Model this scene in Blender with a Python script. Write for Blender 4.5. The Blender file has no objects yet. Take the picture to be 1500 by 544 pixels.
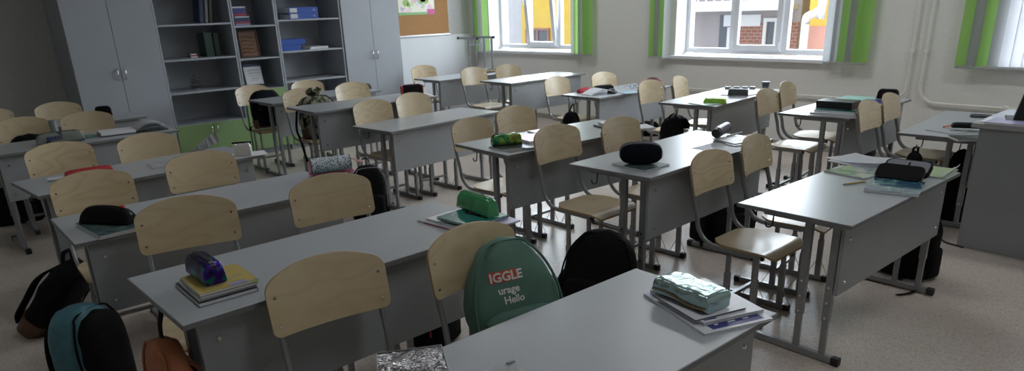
import bpy, bmesh, math, random
from mathutils import Vector, Matrix, noise
from mathutils.bvhtree import BVHTree
random.seed(7)
PI = math.pi
scene = bpy.context.scene
LINK = scene.collection.objects.link

# ------------------------------------------------------------------ camera
CAM = Vector((0, 0, 1.495))
YAW, PITCH, ROLL = -0.81969, 0.34752, -0.03482
FPX, CY = 1002.0, 372.7
_cy, _sy, _cp, _sp = math.cos(YAW), math.sin(YAW), math.cos(PITCH), math.sin(PITCH)
_f = Vector((_sy * _cp, _cy * _cp, -_sp)); _r = Vector((_cy, -_sy, 0)); _u = _r.cross(_f)
_cr, _sr = math.cos(ROLL), math.sin(ROLL)
RIGHT = _cr * _r + _sr * _u; UP = -_sr * _r + _cr * _u; FWD = _f

def P(px, py, z=None, x=None, y=None):
    """where the sight line of a photo point meets a level (z), or a wall plane (x or y)"""
    d = FWD + RIGHT * ((px - 750) / FPX) - UP * ((py - CY) / FPX)
    if z is not None: t = (z - CAM.z) / d.z
    elif x is not None: t = (x - CAM.x) / d.x
    else: t = (y - CAM.y) / d.y
    return CAM + d * t

def make_camera():
    cd = bpy.data.cameras.new('camera'); o = bpy.data.objects.new('camera', cd); LINK(o)
    m = Matrix((RIGHT, UP, -FWD)).transposed().to_4x4(); m.translation = CAM
    o.matrix_world = m
    cd.sensor_width = 36; cd.sensor_fit = 'HORIZONTAL'; cd.lens = 36 * FPX / 1500
    cd.shift_y = (CY - 272) / 1500
    cd.clip_start = 0.05; cd.clip_end = 200
    cd.dof.use_dof = True; cd.dof.focus_distance = 2.1; cd.dof.aperture_fstop = 6.3
    scene.camera = o
make_camera()

# --------------------------------------------------------------- materials
def new_mat(name):
    m = bpy.data.materials.new(name); m.use_nodes = True
    nt = m.node_tree; b = nt.nodes['Principled BSDF']
    return m, nt, b
def N(nt, t, **kw):
    n = nt.nodes.new(t)
    for k, v in kw.items(): setattr(n, k, v)
    return n
def coords(nt, scale=(1, 1, 1), rand=False, kind='Object'):
    tc = N(nt, 'ShaderNodeTexCoord'); mp = N(nt, 'ShaderNodeMapping')
    nt.links.new(tc.outputs[kind], mp.inputs['Vector']); mp.inputs['Scale'].default_value = scale
    if rand:
        oi = N(nt, 'ShaderNodeObjectInfo'); ml = N(nt, 'ShaderNodeMath', operation='MULTIPLY'); ml.inputs[1].default_value = 40
        nt.links.new(oi.outputs['Random'], ml.inputs[0])
        cb = N(nt, 'ShaderNodeCombineXYZ')
        for i in range(3): nt.links.new(ml.outputs[0], cb.inputs[i])
        nt.links.new(cb.outputs[0], mp.inputs['Location'])
    return mp.outputs['Vector']
def ramp(nt, fac, stops):
    r = N(nt, 'ShaderNodeValToRGB'); e = r.color_ramp.elements
    while len(e) < len(stops): e.new(0.5)
    for el, (p_, c) in zip(e, stops): el.position = p_; el.color = (*c, 1)
    nt.links.new(fac, r.inputs['Fac']); return r.outputs['Color']
def bump(nt, b, h, strength=.2, dist=.002):
    bp = N(nt, 'ShaderNodeBump'); bp.inputs['Strength'].default_value = strength; bp.inputs['Distance'].default_value = dist
    nt.links.new(h, bp.inputs['Height']); nt.links.new(bp.outputs['Normal'], b.inputs['Normal'])

def plain(name, col, rough=.5, metal=0, var=.06, scale=60, bmp=0, coat=0, spec=None, sheen=0):
    m, nt, b = new_mat(name)
    n = N(nt, 'ShaderNodeTexNoise'); n.inputs['Scale'].default_value = scale; n.inputs['Detail'].default_value = 4
    nt.links.new(coords(nt, rand=True), n.inputs['Vector'])
    lo = tuple(c * (1 - var) for c in col); hi = tuple(min(1, c * (1 + var)) for c in col)
    nt.links.new(ramp(nt, n.outputs['Fac'], [(.3, lo), (.7, hi)]), b.inputs['Base Color'])
    b.inputs['Roughness'].default_value = rough; b.inputs['Metallic'].default_value = metal
    if coat: b.inputs['Coat Weight'].default_value = coat; b.inputs['Coat Roughness'].default_value = .1
    if spec is not None: b.inputs['Specular IOR Level'].default_value = spec
    if sheen: b.inputs['Sheen Weight'].default_value = sheen; b.inputs['Sheen Roughness'].default_value = .5
    if bmp: bump(nt, b, n.outputs['Fac'], bmp, .003)
    return m

def wood_mat():
    m, nt, b = new_mat('birch_plywood')
    v = coords(nt, (1, 1, 1), True)
    n1 = N(nt, 'ShaderNodeTexNoise'); n1.inputs['Scale'].default_value = 3.2; n1.inputs['Detail'].default_value = 1.2
    mp = N(nt, 'ShaderNodeMapping'); mp.inputs['Scale'].default_value = (1.1, 1.0, 3.0); nt.links.new(v, mp.inputs['Vector']); nt.links.new(mp.outputs[0], n1.inputs['Vector'])
    ml = N(nt, 'ShaderNodeMath', operation='MULTIPLY'); ml.inputs[1].default_value = 13; nt.links.new(n1.outputs['Fac'], ml.inputs[0])
    fr = N(nt, 'ShaderNodeMath', operation='PINGPONG'); fr.inputs[1].default_value = 1.0; nt.links.new(ml.outputs[0], fr.inputs[0])
    n2 = N(nt, 'ShaderNodeTexNoise'); n2.inputs['Scale'].default_value = 40; n2.inputs['Detail'].default_value = 6
    mp2 = N(nt, 'ShaderNodeMapping'); mp2.inputs['Scale'].default_value = (.8, .35, 5); nt.links.new(v, mp2.inputs['Vector']); nt.links.new(mp2.outputs[0], n2.inputs['Vector'])
    mx = N(nt, 'ShaderNodeMix'); mx.data_type = 'FLOAT'; mx.inputs[0].default_value = .45
    nt.links.new(fr.outputs[0], mx.inputs[2]); nt.links.new(n2.outputs['Fac'], mx.inputs[3])
    c = ramp(nt, mx.outputs[0], [(.15, (.475, .36, .205)), (.45, (.565, .45, .285)), (.8, (.60, .49, .325))])
    oi = N(nt, 'ShaderNodeObjectInfo')
    gm = N(nt, 'ShaderNodeMapRange'); gm.inputs[3].default_value = .15; gm.inputs[4].default_value = .85; nt.links.new(oi.outputs['Random'], gm.inputs[0])
    gx2 = N(nt, 'ShaderNodeMix'); gx2.data_type = 'RGBA'; gx2.inputs[6].default_value = (.555, .445, .28, 1); nt.links.new(gm.outputs[0], gx2.inputs[0]); nt.links.new(c, gx2.inputs[7]); c = gx2.outputs[2]; hs = N(nt, 'ShaderNodeHueSaturation')
    mr = N(nt, 'ShaderNodeMapRange'); mr.inputs[3].default_value = .9; mr.inputs[4].default_value = 1.1
    nt.links.new(oi.outputs['Random'], mr.inputs[0]); nt.links.new(mr.outputs[0], hs.inputs['Value']); nt.links.new(c, hs.inputs['Color'])
    nt.links.new(hs.outputs[0], b.inputs['Base Color'])
    b.inputs['Roughness'].default_value = .36
    b.inputs['Coat Weight'].default_value = .25; b.inputs['Coat Roughness'].default_value = .2
    bump(nt, b, n2.outputs['Fac'], .06, .001)
    return m

def laminate(name, col, rough=.34):
    m, nt, b = new_mat(name)
    v = coords(nt, (1, 1, 1), True)
    n = N(nt, 'ShaderNodeTexNoise'); n.inputs['Scale'].default_value = 420; n.inputs['Detail'].default_value = 2; nt.links.new(v, n.inputs['Vector'])
    n2 = N(nt, 'ShaderNodeTexNoise'); n2.inputs['Scale'].default_value = 3; n2.inputs['Detail'].default_value = 4; nt.links.new(v, n2.inputs['Vector'])
    mx = N(nt, 'ShaderNodeMix'); mx.data_type = 'FLOAT'; mx.inputs[0].default_value = .35; nt.links.new(n.outputs['Fac'], mx.inputs[2]); nt.links.new(n2.outputs['Fac'], mx.inputs[3])
    lo = tuple(c * .88 for c in col); hi = tuple(c * 1.08 for c in col)
    nt.links.new(ramp(nt, mx.outputs[0], [(.3, lo), (.7, hi)]), b.inputs['Base Color'])
    rr = N(nt, 'ShaderNodeMapRange'); rr.inputs[3].default_value = rough - .01; rr.inputs[4].default_value = rough + .01
    nt.links.new(n2.outputs['Fac'], rr.inputs[0]); nt.links.new(rr.outputs[0], b.inputs['Roughness'])
    bump(nt, b, n.outputs['Fac'], .05, .0005)
    return m

def floor_mat():
    m, nt, b = new_mat('speckled_linoleum')
    v = coords(nt)
    vo = N(nt, 'ShaderNodeTexVoronoi'); vo.inputs['Scale'].default_value = 170; nt.links.new(v, vo.inputs['Vector'])
    n = N(nt, 'ShaderNodeTexNoise'); n.inputs['Scale'].default_value = 150; n.inputs['Detail'].default_value = 3; nt.links.new(v, n.inputs['Vector'])
    n2 = N(nt, 'ShaderNodeTexNoise'); n2.inputs['Scale'].default_value = 1.3; n2.inputs['Detail'].default_value = 6; nt.links.new(v, n2.inputs['Vector'])
    sp = N(nt, 'ShaderNodeSeparateColor'); nt.links.new(vo.outputs['Color'], sp.inputs[0])
    mx = N(nt, 'ShaderNodeMix'); mx.data_type = 'FLOAT'; mx.inputs[0].default_value = .5; nt.links.new(sp.outputs[0], mx.inputs[2]); nt.links.new(n.outputs['Fac'], mx.inputs[3])
    c = ramp(nt, mx.outputs[0], [(.22, (.40, .335, .29)), (.42, (.56, .485, .43)), (.7, (.62, .55, .495)), (.85, (.72, .65, .59))])
    # sheet seams every 2 m in x and occasional scuffs
    sx = N(nt, 'ShaderNodeSeparateXYZ'); nt.links.new(v, sx.inputs[0])
    ad = N(nt, 'ShaderNodeMath', operation='ADD'); ad.inputs[1].default_value = 40.78; nt.links.new(sx.outputs[0], ad.inputs[0])
    md = N(nt, 'ShaderNodeMath', operation='MODULO'); md.inputs[1].default_value = 1.5; nt.links.new(ad.outputs[0], md.inputs[0])
    ls = N(nt, 'ShaderNodeMath', operation='LESS_THAN'); ls.inputs[1].default_value = .004; nt.links.new(md.outputs[0], ls.inputs[0])
    m2 = N(nt, 'ShaderNodeMix'); m2.data_type = 'RGBA'; m2.inputs[7].default_value = (.2, .17, .15, 1)
    nt.links.new(ls.outputs[0], m2.inputs[0]); nt.links.new(c, m2.inputs[6])
    m3 = N(nt, 'ShaderNodeMix'); m3.data_type = 'RGBA'; m3.blend_type = 'MULTIPLY'; m3.inputs[0].default_value = .35
    nt.links.new(m2.outputs[2], m3.inputs[6]); nt.links.new(ramp(nt, n2.outputs['Fac'], [(.3, (.72, .7, .68)), (.65, (1, 1, 1))]), m3.inputs[7])
    nt.links.new(m3.outputs[2], b.inputs['Base Color'])
    rr = N(nt, 'ShaderNodeMapRange'); rr.inputs[3].default_value = .24; rr.inputs[4].default_value = .42
    nt.links.new(n2.outputs['Fac'], rr.inputs[0]); nt.links.new(rr.outputs[0], b.inputs['Roughness'])
    bump(nt, b, n.outputs['Fac'], .04, .0008)
    return m

def glass_mat(name='window_glass'):
    m, nt, b = new_mat(name)
    nt.nodes.remove(b); out = nt.nodes['Material Output']
    tr = N(nt, 'ShaderNodeBsdfTransparent'); gl = N(nt, 'ShaderNodeBsdfGlossy'); gl.inputs['Roughness'].default_value = .02
    fr = N(nt, 'ShaderNodeFresnel'); fr.inputs['IOR'].default_value = 1.45
    mx = N(nt, 'ShaderNodeMixShader'); ge = N(nt, 'ShaderNodeNewGeometry'); iv = N(nt, 'ShaderNodeMath', operation='SUBTRACT'); iv.inputs[0].default_value = 1; nt.links.new(ge.outputs['Backfacing'], iv.inputs[1])
    mm = N(nt, 'ShaderNodeMath', operation='MULTIPLY'); nt.links.new(fr.outputs[0], mm.inputs[0]); nt.links.new(iv.outputs[0], mm.inputs[1])
    nt.links.new(mm.outputs[0], mx.inputs[0]); nt.links.new(tr.outputs[0], mx.inputs[1]); nt.links.new(gl.outputs[0], mx.inputs[2])
    tr.inputs['Color'].default_value = (.93, .95, .96, 1)
    nt.links.new(mx.outputs[0], out.inputs['Surface'])
    return m

M = {}
M['wood'] = wood_mat()
M['ply_edge'] = plain('ply_edge', (.42, .29, .16), .6)
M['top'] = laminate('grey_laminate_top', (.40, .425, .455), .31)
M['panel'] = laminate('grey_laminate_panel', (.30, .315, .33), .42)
M['edge'] = plain('edge_band', (.17, .175, .18), .5)
M['steel'] = plain('grey_painted_steel', (.30, .31, .32), .32, .55, .05, 30)
M['chrome'] = plain('chrome', (.75, .75, .76), .15, 1, .03)
M['black_plastic'] = plain('black_plastic', (.012, .012, .013), .45)
M['floor'] = floor_mat()
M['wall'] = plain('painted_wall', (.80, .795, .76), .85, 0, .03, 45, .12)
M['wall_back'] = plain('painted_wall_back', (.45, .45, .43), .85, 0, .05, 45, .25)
M['ceiling'] = plain('ceiling_paint', (.78, .78, .76), .9, 0, .03, 20)
M['cab'] = laminate('cabinet_grey', (.40, .43, .475), .45)
M['cab_in'] = laminate('cabinet_inside', (.42, .44, .47), .5)
M['cab_green'] = laminate('cabinet_green', (.26, .40, .17), .45)
M['pvc'] = plain('white_pvc', (.80, .81, .84), .3, 0, .02)
M['sill'] = plain('white_sill', (.82, .83, .85), .25, 0, .02)
M['glass'] = glass_mat()
M['white_paint'] = plain('white_paint', (.8, .8, .8), .5, 0, .02)

# ----------------------------------------------------------------- helpers
def link_mesh(name, bm, mat, parent=None, smooth=False, auto=None):
    me = bpy.data.meshes.new(name)
    bmesh.ops.recalc_face_normals(bm, faces=bm.faces)
    bm.to_mesh(me); bm.free()
    mats = mat if isinstance(mat, (list, tuple)) else [mat]
    for m_ in mats: me.materials.append(M[m_] if isinstance(m_, str) else m_)
    if smooth: me.polygons.foreach_set('use_smooth', [True] * len(me.polygons))
    o = bpy.data.objects.new(name, me); LINK(o)
    if parent is not None: o.parent = parent
    if auto is not None:
        try: me.set_sharp_from_angle(angle=math.radians(auto))
        except Exception: pass
    return o
def thing(name, label, cat, loc=(0, 0, 0), rz=0, group=None):
    o = bpy.data.objects.new(name, None); LINK(o); o.location = loc; o.rotation_euler = (0, 0, rz)
    o.empty_display_size = .05
    o['label'] = label; o['category'] = cat
    if group: o['group'] = group
    return o
def tag(o, label, cat, group=None):
    o['label'] = label; o['category'] = cat
    if group: o['group'] = group
    return o
def struct(name, bm, mat, parent=None, **kw):
    o = link_mesh(name, bm, mat, parent, **kw)
    if parent is None: o['kind'] = 'structure'
    return o
def bx(bm, a, b, mi=0, bev=0):
    x0, y0, z0 = a; x1, y1, z1 = b
    r = bmesh.ops.create_cube(bm, size=1, matrix=Matrix.Translation(((x0 + x1) / 2, (y0 + y1) / 2, (z0 + z1) / 2)) @ Matrix.Diagonal((abs(x1 - x0), abs(y1 - y0), abs(z1 - z0), 1)))
    vs = r['verts']; fs = set(f for v in vs for f in v.link_faces)
    for f in fs: f.material_index = mi
    if bev:
        es = list(set(e for v in vs for e in v.link_edges))
        rr = bmesh.ops.bevel(bm, geom=es, offset=bev, segments=2, affect='EDGES', profile=.5)
        for f in rr['faces']: f.material_index = mi
    return vs
def box_bm(a, b, bev=0):
    bm = bmesh.new(); bx(bm, a, b, 0, bev); return bm
def cyl(bm, p0, p1, r, seg=12, r1=None, mi=0, caps=True):
    p0, p1 = Vector(p0), Vector(p1); d = p1 - p0
    m = Matrix.Translation((p0 + p1) / 2) @ d.to_track_quat('Z', 'Y').to_matrix().to_4x4()
    r_ = bmesh.ops.create_cone(bm, cap_ends=caps, segments=seg, radius1=r, radius2=r if r1 is None else r1, depth=d.length, matrix=m)
    for v in r_['verts']:
        for f in v.link_faces: f.material_index = mi
    return r_['verts']
def sweep(bm, pts, prof, up=(0, 1, 0), close=True, mi=0, scales=None):
    """sweep a closed 2-D profile (list of (a,b)) along pts; a follows `up`, b the other normal"""
    pts = [Vector(p_) for p_ in pts]; rings = []
    up = Vector(up)
    for i, p_ in enumerate(pts):
        t = (pts[min(i + 1, len(pts) - 1)] - pts[max(i - 1, 0)]).normalized()
        a = (up - t * up.dot(t))
        if a.length < 1e-4: a = t.orthogonal()
        a.normalize(); b_ = t.cross(a)
        s = scales[i] if scales else 1
        rings.append([bm.verts.new(p_ + a * (u * s) + b_ * (v * s)) for u, v in prof])
    n = len(prof)
    for r0, r1 in zip(rings, rings[1:]):
        for k in range(n):
            f = bm.faces.new((r0[k], r0[(k + 1) % n], r1[(k + 1) % n], r1[k])); f.material_index = mi
    if close:
        f = bm.faces.new(rings[0][::-1]); f.material_index = mi
        f = bm.faces.new(rings[-1]); f.material_index = mi
def circ(r, n=8, e=1.0):
    return [(r * math.cos(2 * PI * k / n), r * e * math.sin(2 * PI * k / n)) for k in range(n)]
def rect(a, b, c=.003):
    return [(a - c, b), (a, b - c), (a, -b + c), (a - c, -b), (-a + c, -b), (-a, -b + c), (-a, b - c), (-a + c, b)]
def arc(c, r, a0, a1, n, plane='xz', y=0):
    out = []
    for k in range(n + 1):
        a = a0 + (a1 - a0) * k / n
        out.append(Vector((c[0] + r * math.cos(a), y, c[1] + r * math.sin(a))))
    return out
def smoothpath(pts, n=6):
    """Catmull-Rom"""
    pts = [Vector(p_) for p_ in pts]; q = [pts[0]] + pts + [pts[-1]]; out = []
    for i in range(1, len(q) - 2):
        for k in range(n):
            t = k / n; a, b, c, d = q[i - 1], q[i], q[i + 1], q[i + 2]
            out.append(.5 * ((2 * b) + (c - a) * t + (2 * a - 5 * b + 4 * c - d) * t * t + (3 * b - a - 3 * c + d) * t ** 3))
    out.append(pts[-1]); return out
def copy_tree(o, parent=None):
    c = o.copy(); LINK(c)
    if parent is not None: c.parent = parent
    for ch in list(o.children): copy_tree(ch, c)
    return c

# ------------------------------------------------------------------- room
XW, XE = -8.15, 1.7          # back wall (behind the pupils) and board wall
YS, YN = -0.75, 7.05         # door-side wall and window wall
ZC = 3.1
bm = box_bm((XW - .2, YS - .2, -.15), (XE + .2, YN + .4, 0)); struct('floor', bm, 'floor')
struct('ceiling', box_bm((XW - .2, YS - .2, ZC), (XE + .2, YN + .4, ZC + .15)), 'ceiling')
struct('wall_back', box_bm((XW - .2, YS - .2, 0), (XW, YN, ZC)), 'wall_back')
struct('wall_front', box_bm((XE, YS - .2, 0), (XE + .2, YN, ZC)), 'wall')
struct('wall_door', box_bm((XW, YS - .2, 0), (XE, YS, ZC)), 'wall_back')
WINS = [(-7.88, -6.10), (-4.68, -2.88), (-1.45, .35)]
ZS, ZT = .90, 2.62
bm = bmesh.new()
bx(bm, (XW - .2, YN, 0), (XE + .2, YN + .4, ZS)); bx(bm, (XW - .2, YN, ZT), (XE + .2, YN + .4, ZC))
xs = [XW - .2] + [v for w in WINS for v in w] + [XE + .2]
for i in range(0, len(xs), 2): bx(bm, (xs[i], YN, ZS), (xs[i + 1], YN + .4, ZT))
struct('wall_window', bm, 'wall')
for side, a, b in (('back', (XW, YS, 0), (XW + .014, YN, .06)), ('window', (XW, YN - .014, 0), (XE, YN, .06)), ('front', (XE - .014, YS, 0), (XE, YN, .06)), ('door', (XW, YS, 0), (XE, YS + .014, .06))):
    struct('baseboard_' + side, box_bm(a, b, .003), plain('skirting_' + side, (.35, .33, .30), .5))

def frame_bm(x0, x1, z0, z1, t, y0, y1, bm=None, bev=.006):
    bm = bm or bmesh.new()
    bx(bm, (x0, y0, z0), (x1, y1, z0 + t), 0, bev); bx(bm, (x0, y0, z1 - t), (x1, y1, z1), 0, bev)
    bx(bm, (x0, y0, z0 + t), (x0 + t, y1, z1 - t), 0, bev); bx(bm, (x1 - t, y0, z0 + t), (x1, y1, z1 - t), 0, bev)
    return bm
YF = 7.27
for wi, (x0, x1) in enumerate(WINS):
    bm = frame_bm(x0, x1, ZS + .02, ZT, .055, YF, YF + .07)
    w3 = (x1 - x0) / 3
    for k in (1, 2): bx(bm, (x0 + w3 * k - .035, YF, ZS + .07), (x0 + w3 * k + .035, YF + .07, ZT - .05), 0, .006)
    win = struct('window_%d' % (wi + 1), bm, 'pvc')
    rv = bmesh.new()   # plastered white reveal
    bx(rv, (x0 - .001, YN + .001, ZS), (x0 + .012, YF, ZT)); bx(rv, (x1 - .012, YN + .001, ZS), (x1 + .001, YF, ZT)); bx(rv, (x0, YN + .001, ZT - .012), (x1, YF, ZT + .001))
    link_mesh('reveal', rv, 'white_paint', win)
    sl = box_bm((x0 - .14, YN - .06, ZS - .035), (x1 + .03, YF, ZS + .003), .008)
    link_mesh('window_sill', sl, 'sill', win)
    for k in range(3):
        a, b = x0 + w3 * k, x0 + w3 * (k + 1)
        if k == 1:
            piv = (a + .02, b - .02)
            tilt = math.radians(6.5 if wi == 0 else 0)
            zb = ZS + .055
            sb = frame_bm(piv[0], piv[1], 0, ZT - .02 - zb, .062, -.035, .02)
            sash = link_mesh('sash', sb, 'pvc', win); sash.location = (0, YF + .0, zb); sash.rotation_euler = (tilt, 0, 0)
            g = link_mesh('glass', box_bm((piv[0] + .06, -.012, .06), (piv[1] - .06, -.006, ZT - .08 - zb)), 'glass', sash)
            h = bmesh.new(); bx(h, (piv[0] + .018, -.045, .62), (piv[0] + .042, -.035, .72), 0, .003); bx(h, (piv[0] + .022, -.07, .66), (piv[0] + .038, -.045, .675)); bx(h, (piv[0] + .022, -.08, .56), (piv[0] + .038, -.066, .68), 0, .003)
            link_mesh('window_handle', h, 'pvc', sash)
            hg = bmesh.new(); cyl(hg, (piv[0] + .02, -.04, .02), (piv[0] + .02, -.04, .09), .009); cyl(hg, (piv[1] - .02, -.04, .02), (piv[1] - .02, -.04, .09), .009)
            link_mesh('hinge', hg, 'pvc', sash)
        else:
            link_mesh('glass', box_bm((a + .05, YF + .03, ZS + .07), (b - .05, YF + .036, ZT - .05)), 'glass', win)

# pipes on the window wall
M['pipe'] = plain('painted_pipe', (.86, .85, .78), .4)
def pipe(name, pts, r, label, clips=()):
    bm = bmesh.new(); sweep(bm, smoothpath(pts, 5), circ(r, 10), up=(0, 1, .01))
    o = link_mesh(name, bm, 'pipe', smooth=True); tag(o, label, 'pipe', None)
    for c in clips:
        b = bmesh.new(); bx(b, (c[0] - .015, YN - .05, c[2] - .015), (c[0] + .015, YN - .001, c[2] + .015), 0, .003); link_mesh('pipe_clip', b, 'pipe', o)
yp = YN - .035
pipe('heating_pipe', [(-4.45, yp, .54), (-4.3, yp, .54), (-3.2, yp, .548), (-2.42, yp, .55), (-2.28, yp, .56), (-2.175, yp, .62), (-2.15, yp, .75), (-2.15, yp, 1.5), (-2.15, yp, 2.5), (-2.15, yp, ZC)], .011,
     'pale pipe running under the middle window and bending up beside its blind', [(-3.5, 0, .545), (-2.15, 0, 1.0)])
pipe('heating_pipe', [(1.0, yp, .54), (0, yp, .545), (-1.3, yp, .55), (-1.86, yp, .555), (-1.97, yp, .575), (-2.03, yp, .65), (-2.04, yp, .8), (-2.04, yp, 1.5), (-2.04, yp, 2.5), (-2.04, yp, ZC)], .011,
     'pale pipe turning right behind the desk by the monitor', [(-1.37, 0, .552), (-2.04, 0, 1.0)])
M['pipe2'] = M['pipe']

# ------------------------------------------------------------------- desks
DH = .70    # height of the prototype's top
def make_desk():
    t = thing('school_desk', '', 'desk')
    up = []
    tb = link_mesh('tabletop', box_bm((-.25, -.60, DH - .018), (.25, .60, DH), .0025), 'top', t); up.append(tb)
    for sx in (0,):
        eb = bmesh.new()
        for a, b in (((-.2515, -.6015, DH - .0165), (.2515, -.5995, DH - .0015)), ((-.2515, .5995, DH - .0165), (.2515, .6015, DH - .0015)), ((-.2515, -.6, DH - .0165), (-.2495, .6, DH - .0015)), ((.2495, -.6, DH - .0165), (.2515, .6, DH - .0015))):
            bx(eb, a, b)
        link_mesh('edge_band', eb, 'edge', tb)
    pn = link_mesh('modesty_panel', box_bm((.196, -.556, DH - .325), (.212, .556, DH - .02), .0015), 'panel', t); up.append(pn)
    for y in (-.505, .505):
        for z in (DH - .085, DH - .275):
            b = bmesh.new(); cyl(b, (.21, y, z), (.2175, y, z), .009, 14, .006)
            link_mesh('bolt', b, 'chrome', pn, smooth=True, auto=30)
    for s in (-1, 1):
        y = s * .535
        for x in (.055, .172):
            lo = bmesh.new(); bx(lo, (x - .013, y - .009, .03), (x + .013, y + .009, .34), 0, .002)
            link_mesh('leg', lo, 'steel', t)
            hi = bmesh.new(); bx(hi, (x - .0165, y - .0125, DH - .46), (x + .0165, y + .0125, DH - .02), 0, .003)
            u_ = link_mesh('leg_sleeve', hi, 'steel', t); up.append(u_)
            for z in (DH - .30, DH - .37, DH - .44):
                sc = bmesh.new(); cyl(sc, (x, y + s * .013, z), (x, y + s * .0165, z), .0055, 8); link_mesh('bolt', sc, 'chrome', u_)
        fb = bmesh.new(); bx(fb, (-.205, y - .014, .004), (.235, y + .014, .034), 0, .004)
        f = link_mesh('foot_bar', fb, 'steel', t)
        for xe, d in ((-.205, -1), (.235, 1)):
            c = bmesh.new(); bx(c, (xe - .018, y - .0165, .0), (xe + .018, y + .0165, .037), 0, .005)
            link_mesh('foot_cap', c, 'black_plastic', f)
        tr = bmesh.new(); bx(tr, (-.15, y - .014, DH - .043), (.195, y + .014, DH - .0185), 0, .003)
        r_ = link_mesh('top_rail', tr, 'steel', t); up.append(r_)
        hk = bmesh.new()
        pts = [(-.10, y + s * .018, DH - .035), (-.10, y + s * .02, DH - .065), (-.105, y + s * .022, DH - .088), (-.125, y + s * .024, DH - .092), (-.133, y + s * .024, DH - .075)]
        sweep(hk, smoothpath(pts, 4), circ(.0035, 6), up=(0, 1, 0.1)); link_mesh('bag_hook', hk, 'black_plastic', r_, smooth=True)
    bm_ = bmesh.new(); bx(bm_, (-.0125 + .06, -.535, DH - .045), (.0125 + .06, .535, DH - .0185), 0, .003)
    up.append(link_mesh('cross_rail', bm_, 'steel', t))
    return t, up

DESKS = {
 'A': (-2.051, 1.086, -.008, .728, 'grey desk with sequin pencil case at one end and shiny green case at the other'),
 'B': (-1.040, 1.129, -.043, .666, 'grey desk nearest the camera, holding the metallic silver-green pencil case'),
 'C': (-3.225, 1.094, -.035, .685, 'grey desk holding a black pencil case and a pink patterned tube case'),
 'D': (-4.305, 1.134, .066, .688, 'grey desk with flat red pencil case and small mirror-silver pouch'),
 'E': (-5.786, 1.153, .022, .694, 'grey desk with grey camouflage pencil case and open thick book'),
 'F': (-6.880, 1.251, .001, .693, 'grey desk in front of the tall left wardrobe with small black case'),
 'G': (-6.416, 3.396, .016, .726, 'grey desk in front of the open shelves, beside chair with navy backpack'),
 'H': (-5.256, 3.226, -.031, .762, 'grey desk with black and red pencil case on white notebooks'),
 'I': (-4.653, 3.456, .07, .640, 'empty grey desk in middle column, in front of the black-and-red case desk'),
 'J': (-2.891, 3.124, -.081, .735, 'grey desk with holographic green pencil case and pink folder'),
 'K': (-2.057, 3.168, .009, .732, 'grey desk with big black oval pencil case'),
 'R': (-1.165, 3.309, -.045, .646, 'grey desk with open black zip case, textbooks and a pencil'),
 'L': (-6.934, 5.749, -.002, .690, 'grey desk below the cork board carrying an upturned chair'),
 'M': (-5.647, 5.718, -.011, .729, 'empty grey desk under the yellow-view window, shining with daylight'),
 'N': (-4.521, 5.817, -.007, .640, 'grey desk with dark red case and white open notebook'),
 'O': (-3.083, 5.387, .07, .719, 'grey desk with lime green case and mint notebook, below the middle window'),
 'S': (-2.055, 5.442, -.002, .707, 'grey desk with black box on a pile of books'),
 'Q': (-1.340, 5.685, .037, .605, 'low grey desk beside the teacher desk with clear pouch and black case'),
}
desk0, desk_up = make_desk()
desk_cache = {}
def place_desk(key, first):
    x, y, rz, h, label = DESKS[key]
    dz = h - DH
    if first: o = desk0
    else:
        o = desk0.copy(); LINK(o)
        for ch in desk0.children:
            c = ch.copy(); LINK(c); c.parent = o
            for g in ch.children:
                d = g.copy(); LINK(d); d.parent = c
            if ch in desk_up: c.location.z = dz
    o.location = (x, y, 0); o.rotation_euler = (0, 0, rz)
    tag(o, label, 'desk', 'pupils\' desks')
    return o
desk_objs = {}
for i, k in enumerate([k for k in DESKS if k != 'A']): desk_objs[k] = place_desk(k, False)
for ch in desk_up: ch.location.z = DESKS['A'][3] - DH
desk_objs['A'] = place_desk('A', True)
def H_(k): return DESKS[k][3]
def DL(k, lx, ly, z=None):
    """desk-local point to world"""
    x, y, a, h, _ = DESKS[k]
    return Vector((x + lx * math.cos(a) - ly * math.sin(a), y + lx * math.sin(a) + ly * math.cos(a), h if z is None else z))

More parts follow.
